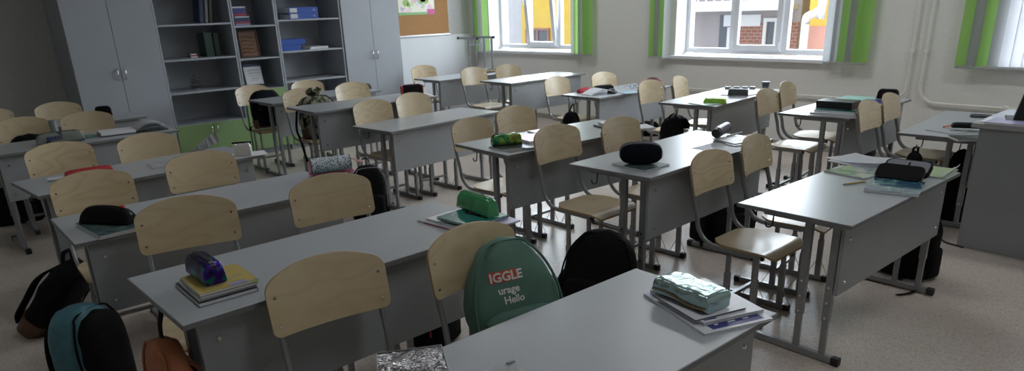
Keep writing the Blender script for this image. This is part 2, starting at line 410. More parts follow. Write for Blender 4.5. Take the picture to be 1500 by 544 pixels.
# ------------------------------------------------------------------ chairs
SH = .42
def back_profile(y):
    t = min(1, abs(y) / .184)
    z = .363 + .043 * (1 - t ** 2.3)
    return z
def make_chair():
    t = thing('school_chair', '', 'chair'); up = []
    # backrest: bent plywood with an arched top
    bm = bmesh.new(); n = 28; W2 = .184; th = .0095; cols = []
    cr = .026
    for i in range(n + 1):
        y = W2 * math.sin(PI / 2 * (-1 + 2 * i / n))
        e = W2 - abs(y)
        zt = back_profile(y); zb = .211 - .004 * math.cos(PI * y / (2 * W2))
        if e < cr:
            k = cr - math.sqrt(max(0, cr * cr - (cr - e) ** 2)); zt -= k * .9; zb += k
        cols.append((y, zb, zt))
    m_ = 8; grids = []
    for side in (0, 1):
        g = []
        for (y, zb, zt) in cols:
            row = []
            for j in range(m_ + 1):
                z = zb + (zt - zb) * j / m_
                lean = -.245 - (z - .211) * .19
                bow = -.029 * (1 - (y / W2) ** 2)
                x = lean + bow + (0 if side == 0 else -th)
                row.append(bm.verts.new((x, y, SH + z)))
            g.append(row)
        grids.append(g)
    f0, b0 = grids
    for i in range(n):
        for j in range(m_):
            bm.faces.new((f0[i][j], f0[i + 1][j], f0[i + 1][j + 1], f0[i][j + 1]))
            bm.faces.new((b0[i][j], b0[i][j + 1], b0[i + 1][j + 1], b0[i + 1][j]))
    def rim(a, b, c, d):
        f = bm.faces.new((a, b, c, d)); f.material_index = 1
    for i in range(n):
        rim(f0[i][0], b0[i][0], b0[i + 1][0], f0[i + 1][0]); rim(f0[i][m_], f0[i + 1][m_], b0[i + 1][m_], b0[i][m_])
    for j in range(m_):
        rim(f0[0][j], f0[0][j + 1], b0[0][j + 1], b0[0][j]); rim(f0[n][j], b0[n][j], b0[n][j + 1], f0[n][j + 1])
    bk = link_mesh('backrest', bm, ['wood', 'ply_edge'], t, smooth=True, auto=40); up.append(bk)
    for y in (-.160, .160):
        for z in (.243, .325):
            x = -.245 - (z - .211) * .19 - .029 * (1 - (y / W2) ** 2)
            b = bmesh.new(); cyl(b, (x - .002, y, SH + z), (x + .0035, y, SH + z), .0062, 12, .004); link_mesh('screw', b, 'chrome', bk, smooth=True, auto=30)
    # seat: dished plywood with a rolled front edge
    bm = bmesh.new(); nu, nv = 20, 16; gt, gb = [], []
    for i in range(nu + 1):
        u = i / nu; x = -.17 + .34 * u
        hw = .172
        if u < .32: hw = .172 * (1 - .42 * ((.32 - u) / .32) ** 2.4)
        if u > .90: hw = .172 - .03 * ((u - .90) / .10) ** 2.5
        rt, rb = [], []
        for j in range(nv + 1):
            v = -1 + 2 * j / nv; y = hw * v
            z = SH - .010 * (1 - v * v) * math.sin(PI * min(1, u * 1.15))
            if u > .86: z -= .022 * ((u - .86) / .14) ** 2
            rt.append(bm.verts.new((x, y, z))); rb.append(bm.verts.new((x, y, z - .0105)))
        gt.append(rt); gb.append(rb)
    for i in range(nu):
        for j in range(nv):
            bm.faces.new((gt[i][j], gt[i][j + 1], gt[i + 1][j + 1], gt[i + 1][j])); bm.faces.new((gb[i][j], gb[i + 1][j], gb[i + 1][j + 1], gb[i][j + 1]))
        for j in (0, nv):
            f = bm.faces.new((gt[i][j], gt[i + 1][j], gb[i + 1][j], gb[i][j])); f.material_index = 1
    for i in (0, nu):
        for j in range(nv):
            f = bm.faces.new((gt[i][j], gt[i][j + 1], gb[i][j + 1], gb[i][j])); f.material_index = 1
    up.append(link_mesh('seat', bm, ['wood', 'ply_edge'], t, smooth=True, auto=40))
    # bent flat-oval tube each side: backrest upright flowing into the seat rail
    for s in (-1, 1):
        y = s * .158; bm = bmesh.new()
        x = lambda z: -.245 - (z - .211) * .19 - .029 * (1 - (.158 / W2) ** 2) - .018
        pts = [(x(.335), y, SH + .335), (x(.28), y, SH + .28), (x(.2), y, SH + .2), (-.246, y, SH + .12), (-.232, y, SH + .055), (-.205, y, SH + .012), (-.165, y, SH - .014), (-.12, y, SH - .0205), (-.02, y, SH - .0215), (.11, y, SH - .0215)]
        sweep(bm, smoothpath(pts, 4), circ(.0085, 10, 1.45), up=(0, 1, 0))
        u_ = link_mesh('frame_tube', bm, 'steel', t, smooth=True, auto=60); up.append(u_)
        cp = bmesh.new(); bx(cp, (.108, y - .0105, SH - .034), (.122, y + .0105, SH - .010), 0, .003); link_mesh('tube_plug', cp, 'black_plastic', u_)
        yf = s * .138
        for xx in (-.067, .078):
            lo = bmesh.new(); bx(lo, (xx - .0145, yf - .0105, .025), (xx + .0145, yf + .0105, .24), 0, .0025); link_mesh('leg', lo, 'steel', t)
            hi = bmesh.new(); bx(hi, (xx - .011, yf - .0075, SH - .24), (xx + .011, yf + .0075, SH - .03), 0, .002); up.append(link_mesh('leg_insert', hi, 'steel', t))
        fb = bmesh.new(); bx(fb, (-.262, yf - .0125, .003), (.118, yf + .0125, .03), 0, .004); f = link_mesh('foot_bar', fb, 'steel', t)
        for xe in (-.262, .118):
            c = bmesh.new(); bx(c, (xe - .016, yf - .015, 0), (xe + .016, yf + .015, .033), 0, .005); link_mesh('foot_cap', c, 'black_plastic', f)
        wr = bmesh.new()
        for xx in (-.067, .078):
            cyl(wr, (xx + .014, yf, .11), (xx + .055, yf, .03), .0018, 5); cyl(wr, (xx - .014, yf, .11), (xx - .055, yf, .03), .0018, 5)
        link_mesh('brace_wire', wr, 'steel', t)
    for xx, z, dup in ((-.067, .105, 0), (.045, SH - .036, 1)):
        st = bmesh.new(); bx(st, (xx - .011, -.138, z - .0085), (xx + .011, .138, z + .0085), 0, .003)
        o = link_mesh('stretcher', st, 'steel', t)
        if dup: up.append(o)
    return t, up
chair0, chair_up = make_chair()
CHAIRS = {
 'B1': (-1.470, .847, -.123, .417, 'empty plywood chair between the sequin case desk and the nearest desk'),
 'B2': (-1.344, 1.340, .002, .427, 'plywood chair carrying the green backpack over its backrest'),
 'A1': (-2.477, .767, -.25, .433, 'plywood chair directly behind the sequin pencil case'),
 'A2': (-2.362, 1.365, -.137, .432, 'strongly grained plywood chair in front of the pink tube case'),
 'C1': (-3.583, .748, -.06, .389, 'plywood chair directly behind the black case on grey-green notebook'),
 'C2': (-3.536, 1.266, -.065, .407, 'swirly grained plywood chair in front of the raised white paper and silver pouch'),
 'D1': (-4.616, .846, .026, .404, 'plywood chair between flat red case and grey camouflage case'),
 'D2': (-4.517, 1.321, .035, .402, 'plywood chair in front of the open thick book'),
 'E1': (-6.147, .905, -.008, .414, 'plywood chair with a black bag on it behind the camouflage case'),
 'E2': (-6.028, 1.287, -.129, .417, 'plywood chair behind the mint sheet, beside camouflage pencil case'),
 'F1': (-7.217, .897, .2, .404, 'plywood chair cut by the picture edge beside the bare back wall'),
 'F2': (-7.146, 1.342, -.027, .409, 'plywood chair standing closest to the tall wardrobe corner'),
 'G1': (-6.80, 3.026, 0, .417, 'plywood chair with navy and brown backpack on its seat'),
 'G2': (-6.663, 3.56, -.043, .423, 'plywood chair partly hidden behind the camouflage backpack chair'),
 'H1': (-5.61, 2.952, -.04, .457, 'plywood chair with camouflage backpack on its seat'),
 'H2': (-5.61, 3.485, -.007, .463, 'plywood chair behind the black and red pencil case desk, without bag'),
 'I1': (-4.683, 3.10, -.03, .405, 'plywood chair behind the empty middle desk, farther from the windows than its pair'),
 'I2': (-4.680, 3.525, .018, .418, 'plywood chair just in front of the black and red pencil case'),
 'J1': (-3.17, 2.916, .057, .415, 'plywood chair beside the holographic green pencil case, seat visible below'),
 'J2': (-3.202, 3.328, -.008, .437, 'plywood chair behind the pink folder'),
 'K1': (-2.333, 2.812, -.008, .459, 'plywood chair above the big black backpack on the floor'),
 'K2': (-2.288, 3.333, .004, .441, 'plywood chair directly behind the black oval pencil case'),
 'R1': (-1.48, 3.019, -.016, .384, 'plywood chair with glossy seat pushed out from the zip case desk'),
 'R2': (-1.49, 3.511, .083, .393, 'darker plywood chair behind the open white magazine'),
 'L1': (-7.193, 5.476, -.128, .41, 'plywood chair against the white board below the cork'),
 'M1': (-5.951, 5.282, -.086, .445, 'plywood chair at the near end of the shining empty desk'),
 'M2': (-5.926, 5.792, -.121, .437, 'plywood chair behind the shining empty desk, closer to the window'),
 'N1': (-4.85, 5.516, -.06, .370, 'plywood chair beside the dark red case, seat reaching under its desk'),
 'N2': (-4.72, 6.116, -.15, .37, 'plywood chair behind the white open notebook, against the window wall'),
 'O1': (-3.372, 5.158, -.001, .44, 'plywood chair with black bag on it beside the mint notebook'),
 'O2': (-3.383, 5.686, .226, .432, 'plywood chair turned sideways behind the lime green case'),
 'S1': (-2.311, 5.225, .025, .417, 'worn plywood chair with scuffed seat behind the black box desk'),
 'S2': (-2.322, 5.612, .12, .437, 'plywood chair behind the black box desk, closest to the heating pipe'),
 'Q1': (-1.485, 5.055, -.017, .40, 'plywood chair beside the black box on books, at low desk'),
 'Q2': (-1.485, 5.47, .03, .41, 'plywood chair at the low desk below the two pipe bends'),
}
def place_chair(k, o=None, flip=None):
    x, y, rz, s, label = CHAIRS[k]
    if o is None:
        o = chair0.copy(); LINK(o)
        for ch in chair0.children:
            c = ch.copy(); LINK(c); c.parent = o
            for g in ch.children:
                d = g.copy(); LINK(d); d.parent = c
            if ch in chair_up: c.location.z = s - SH
    else:
        for ch in chair_up: ch.location.z = s - SH
    o.location = (x, y, 0); o.rotation_euler = (0, 0, rz)
    tag(o, label, 'chair', 'plywood school chairs')
    return o
chair_objs = {}
for k in list(CHAIRS)[1:]: chair_objs[k] = place_chair(k)
# the chair turned upside down on the desk under the cork board
inv = chair0.copy(); LINK(inv)
for ch in chair0.children:
    c = ch.copy(); LINK(c); c.parent = inv
    for g in ch.children:
        d = g.copy(); LINK(d); d.parent = c
    if ch in chair_up: c.location.z = .03
tag(inv, 'plywood chair turned upside down on the desk below the cork board', 'chair', 'plywood school chairs')
INV = Vector((-7.03, 6.12, .692 + .452))
inv.location = INV; inv.rotation_euler = (PI, 0, PI * 0 + .0)
chair_objs['B1'] = place_chair('B1', chair0)

# ---------------------------------------------------------------- cabinets
XF = -7.60; XB = XW + .012; CH = 2.42
def door(bm_name, y0, y1, z0, z1, mat, parent, hy, hz, small=False):
    d = link_mesh('door', box_bm((XF - .001, y0 + .002, z0 + .002), (XF + .016, y1 - .002, z1 - .002), .0015), mat, parent)
    h = bmesh.new()
    L_ = .035 if small else .048
    pts = [(XF + .016, hy, hz + L_), (XF + .036, hy, hz + L_ * .85), (XF + .043, hy, hz + L_ * .3), (XF + .043, hy, hz - L_ * .3), (XF + .036, hy, hz - L_ * .85), (XF + .016, hy, hz - L_)]
    sweep(h, smoothpath(pts, 4), circ(.0055, 8), up=(0, 1, 0)); link_mesh('handle', h, 'chrome', d, smooth=True)
    return d
def wardrobe(y0, y1, label, hz):
    t = thing('wardrobe', label, 'wardrobe', (0, 0, 0)); 
    bm = bmesh.new()
    bx(bm, (XB, y0 + .001, 0), (XF, y0 + .018, CH), 0, .001); bx(bm, (XB, y1 - .018, 0), (XF, y1 - .001, CH), 0, .001)
    bx(bm, (XB, y0 + .018, CH - .018), (XF, y1 - .018, CH)); bx(bm, (XB, y0 + .018, .06), (XF, y1 - .018, .078)); bx(bm, (XB, y0 + .018, .06), (XB + .005, y1 - .018, CH - .018))
    bx(bm, (XF - .06, y0 + .018, 0), (XF - .044, y1 - .018, .06))
    link_mesh('carcass', bm, 'cab', t)
    ym = (y0 + y1) / 2
    door('door', y0, ym, .06, CH, 'cab', t, ym - .035, hz); door('door', ym, y1, .06, CH, 'cab', t, ym + .035, hz)
wardrobe(1.58, 2.37, 'tall grey two-door wardrobe in the corner left of the open shelves', 1.0)
wardrobe(4.46, 5.27, 'tall grey two-door wardrobe standing beside the cork board', .99)
def bookcase(y0, y1, shelves, green_top, label, split=True):
    t = thing('bookcase', label, 'bookcase', (0, 0, 0)); T_ = .018
    bm = bmesh.new()
    bx(bm, (XB, y0 + .001, 0), (XF, y0 + T_, CH), 0, .001); bx(bm, (XB, y1 - T_, 0), (XF, y1 - .001, CH), 0, .001)
    bx(bm, (XB, y0 + T_, CH - T_), (XF, y1 - T_, CH)); bx(bm, (XF - .06, y0 + T_, 0), (XF - .044, y1 - T_, .06)); bx(bm, (XB, y0 + T_, .06), (XF - .002, y1 - T_, .078))
    link_mesh('carcass', bm, 'cab', t)
    link_mesh('back_panel', box_bm((XB, y0 + T_, .078), (XB + .006, y1 - T_, CH - T_)), 'cab_in', t)
    for z in shelves + [green_top]:
        link_mesh('shelf', box_bm((XB + .006, y0 + T_, z - .018), (XF - .004, y1 - T_, z), .001), 'cab', t)
    if green_top > .2:
        ym = (y0 + y1) / 2
        if split:
            door('door', y0 + .004, ym, .06, green_top - .002, 'cab_green', t, ym - .03, green_top - .07, True); door('door', ym, y1 - .004, .06, green_top - .002, 'cab_green', t, ym + .03, green_top - .07, True)
        else: door('door', y0 + .004, y1 - .004, .06, green_top - .002, 'cab_green', t, y0 + .06, green_top - .1, True)
bookcase(2.375, 3.15, [.765, 1.095, 1.435, 1.77, 2.10], .43, 'wide open bookcase with small model ship, next to the left wardrobe')
bookcase(3.155, 3.645, [1.055, 1.395, 1.77, 2.10], .72, 'narrow open bookcase with carved picture and desk calendar', False)
bookcase(3.65, 4.455, [.77, 1.10, 1.44, 1.77, 2.10], .43, 'wide open bookcase holding the bright blue binders')

# ------------------------------------------------- cork board, white panel
M['cork'] = plain('cork', (.36, .19, .075), .9, 0, .22, 160, .3)
t = thing('cork_board', 'brown cork notice board on back wall above the white board', 'notice board', (0, 0, 0))
y0, y1 = 5.30, 6.50
link_mesh('cork_sheet', box_bm((XW + .002, y0, 1.165), (XW + .022, y1, 2.3)), 'cork', t)
M['alu'] = plain('aluminium', (.62, .63, .64), .35, .8, .03)
for a, b in (((XW + .001, y0, 1.143), (XW + .034, y1 + .01, 1.165)), ((XW + .001, y0, 2.3), (XW + .034, y1 + .01, 2.32))):
    link_mesh('frame_rail', box_bm(a, b, .003), 'alu', t)
wb = link_mesh('white_board', box_bm((XW + .001, 5.28, .03), (XW + .018, 6.90, 1.14), .003), plain('glossy_white_board', (.62, .64, .66), .25, 0, .02), None)
tag(wb, 'blank glossy white board below the cork notice board', 'board')

def poster():
    m, nt, b = new_mat('poster_print')
    v = coords(nt, (1, 1, 1))
    vo = N(nt, 'ShaderNodeTexVoronoi'); vo.inputs['Scale'].default_value = 13; nt.links.new(v, vo.inputs['Vector'])
    ns = N(nt, 'ShaderNodeTexNoise'); ns.inputs['Scale'].default_value = 9; ns.inputs['Detail'].default_value = 2; nt.links.new(v, ns.inputs['Vector'])
    hs = N(nt, 'ShaderNodeHueSaturation'); hs.inputs['Saturation'].default_value = .8; nt.links.new(vo.outputs['Color'], hs.inputs['Color'])
    gt = N(nt, 'ShaderNodeMath', operation='GREATER_THAN'); gt.inputs[1].default_value = .50; nt.links.new(ns.outputs['Fac'], gt.inputs[0])
    mx = N(nt, 'ShaderNodeMix'); mx.data_type = 'RGBA'; mx.inputs[6].default_value = (.75, .74, .62, 1)
    ml = N(nt, 'ShaderNodeMath', operation='MULTIPLY'); ml.inputs[1].default_value = .5; nt.links.new(gt.outputs[0], ml.inputs[0])
    nt.links.new(ml.outputs[0], mx.inputs[0]); nt.links.new(hs.outputs[0], mx.inputs[7]); nt.links.new(mx.outputs[2], b.inputs['Base Color'])
    b.inputs['Roughness'].default_value = .3
    M['poster'] = m
    M['poster_green'] = plain('poster_green', (.22, .42, .16), .3); M['poster_magenta'] = plain('poster_magenta', (.55, .06, .25), .3)
    t = thing('poster', 'colourful illustrated poster pinned to the cork board', 'poster', (XW + .024, 5.65, 1.43))
    link_mesh('sheet', box_bm((0, 0, 0), (.0015, .61, .80)), 'poster', t)
    link_mesh('printed_stripe', box_bm((.0015, .0, .0), (.0022, .48, .035)), 'poster_green', t); link_mesh('printed_stripe', box_bm((.0015, .48, .0), (.0022, .61, .07)), 'poster_magenta', t)
    # a simple printed tree and flowers
    M['pgreen'] = plain('printed_green', (.30, .48, .12), .3); M['pbrown'] = plain('printed_brown', (.3, .16, .06), .3)
    b_ = bmesh.new()
    for (y, z, r) in ((.42, .22, .06), (.47, .19, .05), (.38, .18, .045), (.13, .16, .05), (.18, .13, .03), (.3, .32, .05)): cyl(b_, (.0012, y, z), (.0022, y, z), r, 16)
    link_mesh('printed_bush', b_, 'pgreen', t)
poster()

# ------------------------------------------------------------------ blinds
def fabric(name, col, trans=.25):
    m, nt, b = new_mat(name)
    w = N(nt, 'ShaderNodeTexNoise'); w.inputs['Scale'].default_value = 300; nt.links.new(coords(nt), w.inputs['Vector'])
    nt.links.new(ramp(nt, w.outputs['Fac'], [(.3, tuple(c * .9 for c in col)), (.7, tuple(min(1, c * 1.08) for c in col))]), b.inputs['Base Color'])
    b.inputs['Roughness'].default_value = .8
    tl = N(nt, 'ShaderNodeBsdfTranslucent'); tl.inputs['Color'].default_value = (*col, 1)
    mx = N(nt, 'ShaderNodeMixShader'); mx.inputs[0].default_value = trans
    out = nt.nodes['Material Output']; nt.links.new(b.outputs[0], mx.inputs[1]); nt.links.new(tl.outputs[0], mx.inputs[2]); nt.links.new(mx.outputs[0], out.inputs[0])
    return m
M['bl_green'] = fabric('blind_green', (.60, .86, .36), .5); M['bl_grey'] = fabric('blind_grey', (.62, .63, .64), .45); M['bl_white'] = fabric('blind_white', (.78, .78, .80), .5)
def blind(name, slats, label, x0, x1):
    t = thing('vertical_blind', label, 'blind', (0, 0, 0), 0, 'vertical blinds at the windows')
    yb = YN - .11
    link_mesh('headrail', box_bm((x0, yb - .02, 2.80), (x1, yb + .02, 2.84), .004), 'white_paint', t)
    br = bmesh.new(); bx(br, (x0 + .1, yb + .02, 2.81), (x0 + .14, YN - .001, 2.83)); bx(br, (x1 - .14, yb + .02, 2.81), (x1 - .10, YN - .001, 2.83)); link_mesh('bracket', br, 'alu', t)
    for (x, ang, mat) in slats:
        bm = bmesh.new(); n = 6; w = .089; rows = []
        for z in (0.0, 1.93):
            rr = []
            for k in range(n + 1):
                u = -w / 2 + w * k / n; d = .006 * (1 - (2 * u / w) ** 2)
                rr.append(bm.verts.new((u, d, z)))
            rows.append(rr)
        for k in range(n): bm.faces.new((rows[0][k], rows[0][k + 1], rows[1][k + 1], rows[1][k]))
        bmesh.ops.solidify(bm, geom=bm.faces[:], thickness=.001)
        o = link_mesh('slat', bm, mat, t, smooth=True, auto=40); o.location = (x, yb, .872); o.rotation_euler = (0, 0, ang)
        wt = bmesh.new(); bx(wt, (-w / 2 + .004, -.003, 0), (w / 2 - .004, .007, .022), 0, .002); link_mesh('bottom_weight', wt, 'bl_grey', o)
    ch = bmesh.new()
    xs_ = sorted(s[0] for s in slats)
    for a, b in zip(xs_, xs_[1:]):
        if b - a < .2:
            sweep(ch, smoothpath([(a, yb - .045, .895), ((a + b) / 2, yb - .05, .882), (b, yb - .045, .895)], 3), circ(.0022, 5), up=(0, 0, 1))
    link_mesh('bead_chain', ch, 'bl_white', t)
G, W_, R_ = 'bl_green', 'bl_white', 'bl_grey'
blind('a', [(-8.03 + .02, 1.2, G), (-7.955 - .02, .9, G), (-7.93, 1.1, R_), (-7.885, .6, W_), (-7.835, 1.25, G), (-6.13, 1.3, R_), (-6.075, .8, G), (-6.005, 1.0, R_), (-5.935, .4, G), (-5.875, .5, G)],
      'green and grey vertical blind drawn open at the window beside the cork board', -8.08, -5.8)
blind('b', [(-4.91, .35, G), (-4.84, .3, R_), (-4.775, .5, G), (-4.72, 1.2, W_), (-2.87, .7, R_), (-2.80, .6, R_), (-2.735, .25, G), (-2.665, .7, R_), (-2.60, .3, G), (-2.545, .4, G)],
      'green and grey vertical blind drawn open at the middle window', -4.97, -2.5)
blind('c', [(-1.735, .25, G), (-1.655, .3, R_), (-1.58, .25, G), (-1.50, .3, R_)] + [(-1.42 + .078 * k, .12, W_) for k in range(20)] + [(.17, .3, G), (.245, .3, R_), (.32, .3, G)],
      'closed vertical blind with white and green slats near the teacher desk', -1.8, .42)
SKYP = 6600; CEILP = 10

# ----------------------------------------------------------------- outside
M['yellow_render'] = plain('yellow_render', (.80, .55, .10), .8, 0, .04, 3)
M['salmon_render'] = plain('salmon_render', (.62, .32, .25), .8, 0, .04, 3)
M['brick_red'] = None
def brick():
    m, nt, b = new_mat('red_brick'); t = N(nt, 'ShaderNodeTexBrick'); mp_ = N(nt, 'ShaderNodeMapping'); mp_.inputs['Rotation'].default_value = (PI / 2, 0, 0); nt.links.new(coords(nt), mp_.inputs[0]); nt.links.new(mp_.outputs[0], t.inputs['Vector'])
    t.inputs['Color1'].default_value = (.40, .17, .12, 1); t.inputs['Color2'].default_value = (.32, .14, .10, 1); t.inputs['Mortar'].default_value = (.45, .42, .40, 1); t.inputs['Scale'].default_value = 3
    nt.links.new(t.outputs['Color'], b.inputs['Base Color']); b.inputs['Roughness'].default_value = .9; return m
M['brick_red'] = brick()
M['pale_render'] = plain('pale_render', (.62, .62, .66), .8, 0, .04, 3)
M['mauve_render'] = plain('mauve_render', (.42, .38, .39), .8, 0, .04, 3)
M['outer_glass'] = plain('outer_glass', (.12, .13, .15), .1)
M['ground'] = plain('asphalt', (.25, .25, .25), .9, 0, .1, 4)
M['roof_metal'] = plain('roof_metal', (.18, .17, .17), .5)
struct('ground_outside', box_bm((-60, YN + .5, -3.8), (30, 60, -3.6)), 'ground')
def house(name, label, x0, x1, y0, y1, z1, mat, wins, frame='pvc', lower=None):
    t = thing(name, label, 'building', (0, 0, 0))
    link_mesh('wall', box_bm((x0, y0, -3.6), (x1, y1, z1)), mat, t)
    if lower: link_mesh('lower_wall', box_bm((x0 - .02, y0 - .05, -3.6), (x1 + .02, y0 + .01, lower[0])), lower[1], t)
    r = bmesh.new(); bx(r, (x0 - .3, y0 - .3, z1), (x1 + .3, y1 + .3, z1 + .18), 0, .02); link_mesh('roof', r, 'roof_metal', t)
    for (a, b, c, d) in wins:
        f = frame_bm(a, b, c, d, .09, y0 - .09, y0 + .02); bx(f, ((a + b) / 2 - .04, y0 - .08, c), ((a + b) / 2 + .04, y0, d))
        w = link_mesh('window', f, frame, t); link_mesh('pane', box_bm((a + .05, y0 - .04, c + .05), (b - .05, y0 + .0, d - .05)), 'outer_glass', w)
    return t
def gx(px, y): return P(px, 40, y=y).x
def gz(px, py, y): return P(px, py, y=y).z
# yellow house seen through the window by the cork board
Y1 = 20.0
a = P(765, 60, y=Y1); wl = P(772, 60, y=Y1); wr = P(806, 41, y=Y1)
house('yellow_house', 'bright yellow rendered house seen through the window by the cork board', a.x, a.x + 9, Y1, Y1 + 8, 6.5, 'yellow_render',
      [(wl.x, wr.x, wl.z - .9, wr.z), (wl.x + 2.9, wr.x + 2.9, wl.z - .9, wr.z), (wl.x, wr.x, 3.2, 5.2), (wl.x + 2.9, wr.x + 2.9, 3.2, 5.2)], 'brick_red')
house('grey_house', 'pale grey violet house beyond the first window pane', a.x - 12, a.x - .35, Y1 + 1, Y1 + 9, 7.5, 'pale_render', [(a.x - 5, a.x - 3.4, .5, 2.4), (a.x - 8, a.x - 6.4, .5, 2.4)])
# brick house with balconies and the yellow and salmon house beyond the middle window
Y2 = 17.0
b0 = P(1030, 40, y=Y2).x; b1 = P(1172, 40, y=Y2).x
t = house('brick_house', 'pale mauve house with brick patch and white balcony beyond the middle window', b0 - .6, b1, Y2, Y2 + 8, 5.5, 'mauve_render',
      [(P(1120, 40, y=Y2).x, P(1158, 40, y=Y2).x, P(1140, 76, y=Y2).z, P(1140, 26, y=Y2).z), (P(1068, 40, y=Y2).x, P(1084, 40, y=Y2).x, P(1076, 72, y=Y2).z, P(1076, 40, y=Y2).z)])
zc = P(1100, 8, y=Y2 - 1).z; zd = P(1100, 30, y=Y2 - 1).z
bal = bmesh.new(); bx(bal, (b0 - .6, Y2 - 1.0, zc - .12), (b1 - .1, Y2, zc), 0, .01); bx(bal, (b0 - .6, Y2 - 1.0, zc + .0), (b1 - .1, Y2 - .94, zc + .12)); bx(bal, (b0 - .6, Y2 - 1.0, zc + .8), (b1 - .1, Y2 - .94, zc + .88))
for k in range(14): xx = b0 - .5 + k * (b1 - b0 + .3) / 13; bx(bal, (xx - .02, Y2 - .98, zc), (xx + .02, Y2 - .95, zc + .85))
link_mesh('balcony', bal, 'pvc', t)
link_mesh('brick_band', box_bm((P(1056, 40, y=Y2 - .03).x, Y2 - .03, -3.6), (b1 - .02, Y2 + .01, P(1060, 33, y=Y2).z)), 'brick_red', t)
link_mesh('dark_bay', box_bm((P(1054, 40, y=Y2 - .05).x, Y2 - .05, -3.6), (P(1068, 40, y=Y2 - .05).x, Y2 + .01, P(1060, 22, y=Y2).z)), 'outer_glass', t)
pl = bmesh.new(); bx(pl, (P(1058, 40, y=Y2 - .1).x, Y2 - .06, P(1060, 36, y=Y2 - .1).z - .05), (P(1112, 40, y=Y2 - .1).x, Y2 - .0, P(1060, 22, y=Y2 - .1).z), 0, .01); link_mesh('white_panel', pl, 'pvc', t)
c0 = P(1183, 40, y=14.0).x
house('salmon_house', 'yellow house with salmon pink ground floor and white downpipe outside', c0, c0 + 6, 14.0, 22, 5.0, 'yellow_render', [(c0 + 2.4, c0 + 3.6, -.5, 1.2), (c0 + .9, c0 + 2.0, 2.6, 4.2)], lower=(P(1200, 38, y=14).z, 'salmon_render'))
dp = bmesh.new()
pts = [P(1205, 4, y=13.7), P(1202, 12, y=13.7), P(1193, 20, y=13.7), P(1183, 24, y=13.7), P(1180, 34, y=13.7), P(1176, 72, y=13.7)]
pts = [Vector((pts[0].x + .02, 13.7, 4.9))] + pts + [Vector((pts[-1].x, 13.7, -3.6))]
sweep(dp, smoothpath(pts, 3), circ(.075, 10), up=(0, 1, 0)); tag(link_mesh('downpipe', dp, 'pvc', smooth=True), 'white cranked rain downpipe in front of the salmon house', 'downpipe')

# ---------------------------------------------------------------- daylight
w = bpy.data.worlds.new('World'); scene.world = w; w.use_nodes = True
nt = w.node_tree; bg = nt.nodes['Background']
g = N(nt, 'ShaderNodeTexGradient'); tc = N(nt, 'ShaderNodeTexCoord'); mp = N(nt, 'ShaderNodeMapping')
nt.links.new(tc.outputs['Generated'], mp.inputs[0]); mp.inputs['Rotation'].default_value = (0, PI / 2, 0)
nt.links.new(mp.outputs[0], g.inputs[0])
nt.links.new(ramp(nt, g.outputs['Fac'], [(0.0, (.80, .88, 1.0)), (1.0, (1, 1, 1))]), bg.inputs['Color'])
bg.inputs['Strength'].default_value = WORLD = 2.0
def lamp(loc, target, sx, sy, power, col, name):
    ld = bpy.data.lights.new(name, 'AREA'); ld.shape = 'RECTANGLE'; ld.size = sx; ld.size_y = sy; ld.energy = power; ld.color = col
    o = bpy.data.objects.new(name, ld); LINK(o); o.location = loc
    o.rotation_euler = (Vector(target) - Vector(loc)).to_track_quat('-Z', 'Y').to_euler(); return o
lamp((-1.5, YN + 6.0, 4.5), (-1.5, 3.0, 1.6), 27, 5.2, SKYP, (.84, .92, 1.0), 'sky_light')      # open sky above the houses
for lx, ly, lp in ((-3.2, 1.5, 8), (-.3, 1.5, 10), (-6.0, 5.2, 17), (-3.2, 5.2, 20), (-.3, 5.2, 15)):            # unseen fill lamps added below the ceiling to brighten the room
    if lp:
        lamp((lx, ly, ZC - .06), (lx, ly, 0), 1.2, .3, lp, (.96, .98, 1.0), 'ceiling_fill')
scene.view_settings.view_transform = 'Standard'; scene.view_settings.look = 'None'
scene.view_settings.gamma = 1; scene.view_settings.use_curve_mapping = False
scene.view_settings.exposure = EXPOSURE = 0.04
scene.cycles.use_denoising = True
scene.cycles.max_bounces = 8; scene.cycles.diffuse_bounces = 5; scene.cycles.transparent_max_bounces = 12
scene.cycles.caustics_reflective = False; scene.cycles.caustics_refractive = False

# ======================================================== things on the desks
def fitrect(a, b, c, z):
    """rectangle on level z whose corners a (origin), b (along its length) and c (across) were sighted"""
    A, B, C_ = P(*a, z=z), P(*b, z=z), P(*c, z=z)
    u = (B - A); L = u.length; u.normalize(); v = Vector((-u.y, u.x, 0)); w = (C_ - A).dot(v)
    ctr = A + u * L / 2 + v * w / 2
    return ctr, math.atan2(u.y, u.x), L, abs(w), (1 if w > 0 else -1)

def book(a, b, c, z, th, cover, label, name='notebook', cat='notebook', group=None, pages='paper', size=None, hard=False, curl=0):
    """z = level of its underside. Corners sighted on its upper face."""
    ctr, ang, L, W, sg = fitrect(a, b, c, z + th)
    if size: L, W = size
    t = thing(name, label, cat, (ctr.x, ctr.y, z + .0004), ang, group)
    ct = .0022 if hard else .0009; inset = .003 if hard else .0008
    bm = bmesh.new(); bx(bm, (-L / 2 + inset, -W / 2 + inset, ct), (L / 2 - inset, W / 2 - inset, th - ct))
    link_mesh('page_block', bm, pages, t)
    bm = bmesh.new(); n = 10
    for z0, z1 in ((0, ct), (th - ct, th)):
        g = [[], []]
        for i in range(n + 1):
            u = -L / 2 + L * i / n
            for j, v in enumerate((-W / 2, W / 2)):
                g[j].append(u)
        bx(bm, (-L / 2, -W / 2, z0), (L / 2, W / 2, z1), 0, .0004 if hard else 0)
    bx(bm, (-L / 2, W / 2 * sg - .0012, 0), (L / 2, W / 2 * sg + .0004, th))
    link_mesh('cover', bm, cover, t)
    t['_L'] = L; t['_W'] = W
    if '_L' in t: pass
    sz = (L, W, th); del t['_L']; del t['_W']
    return t, sz

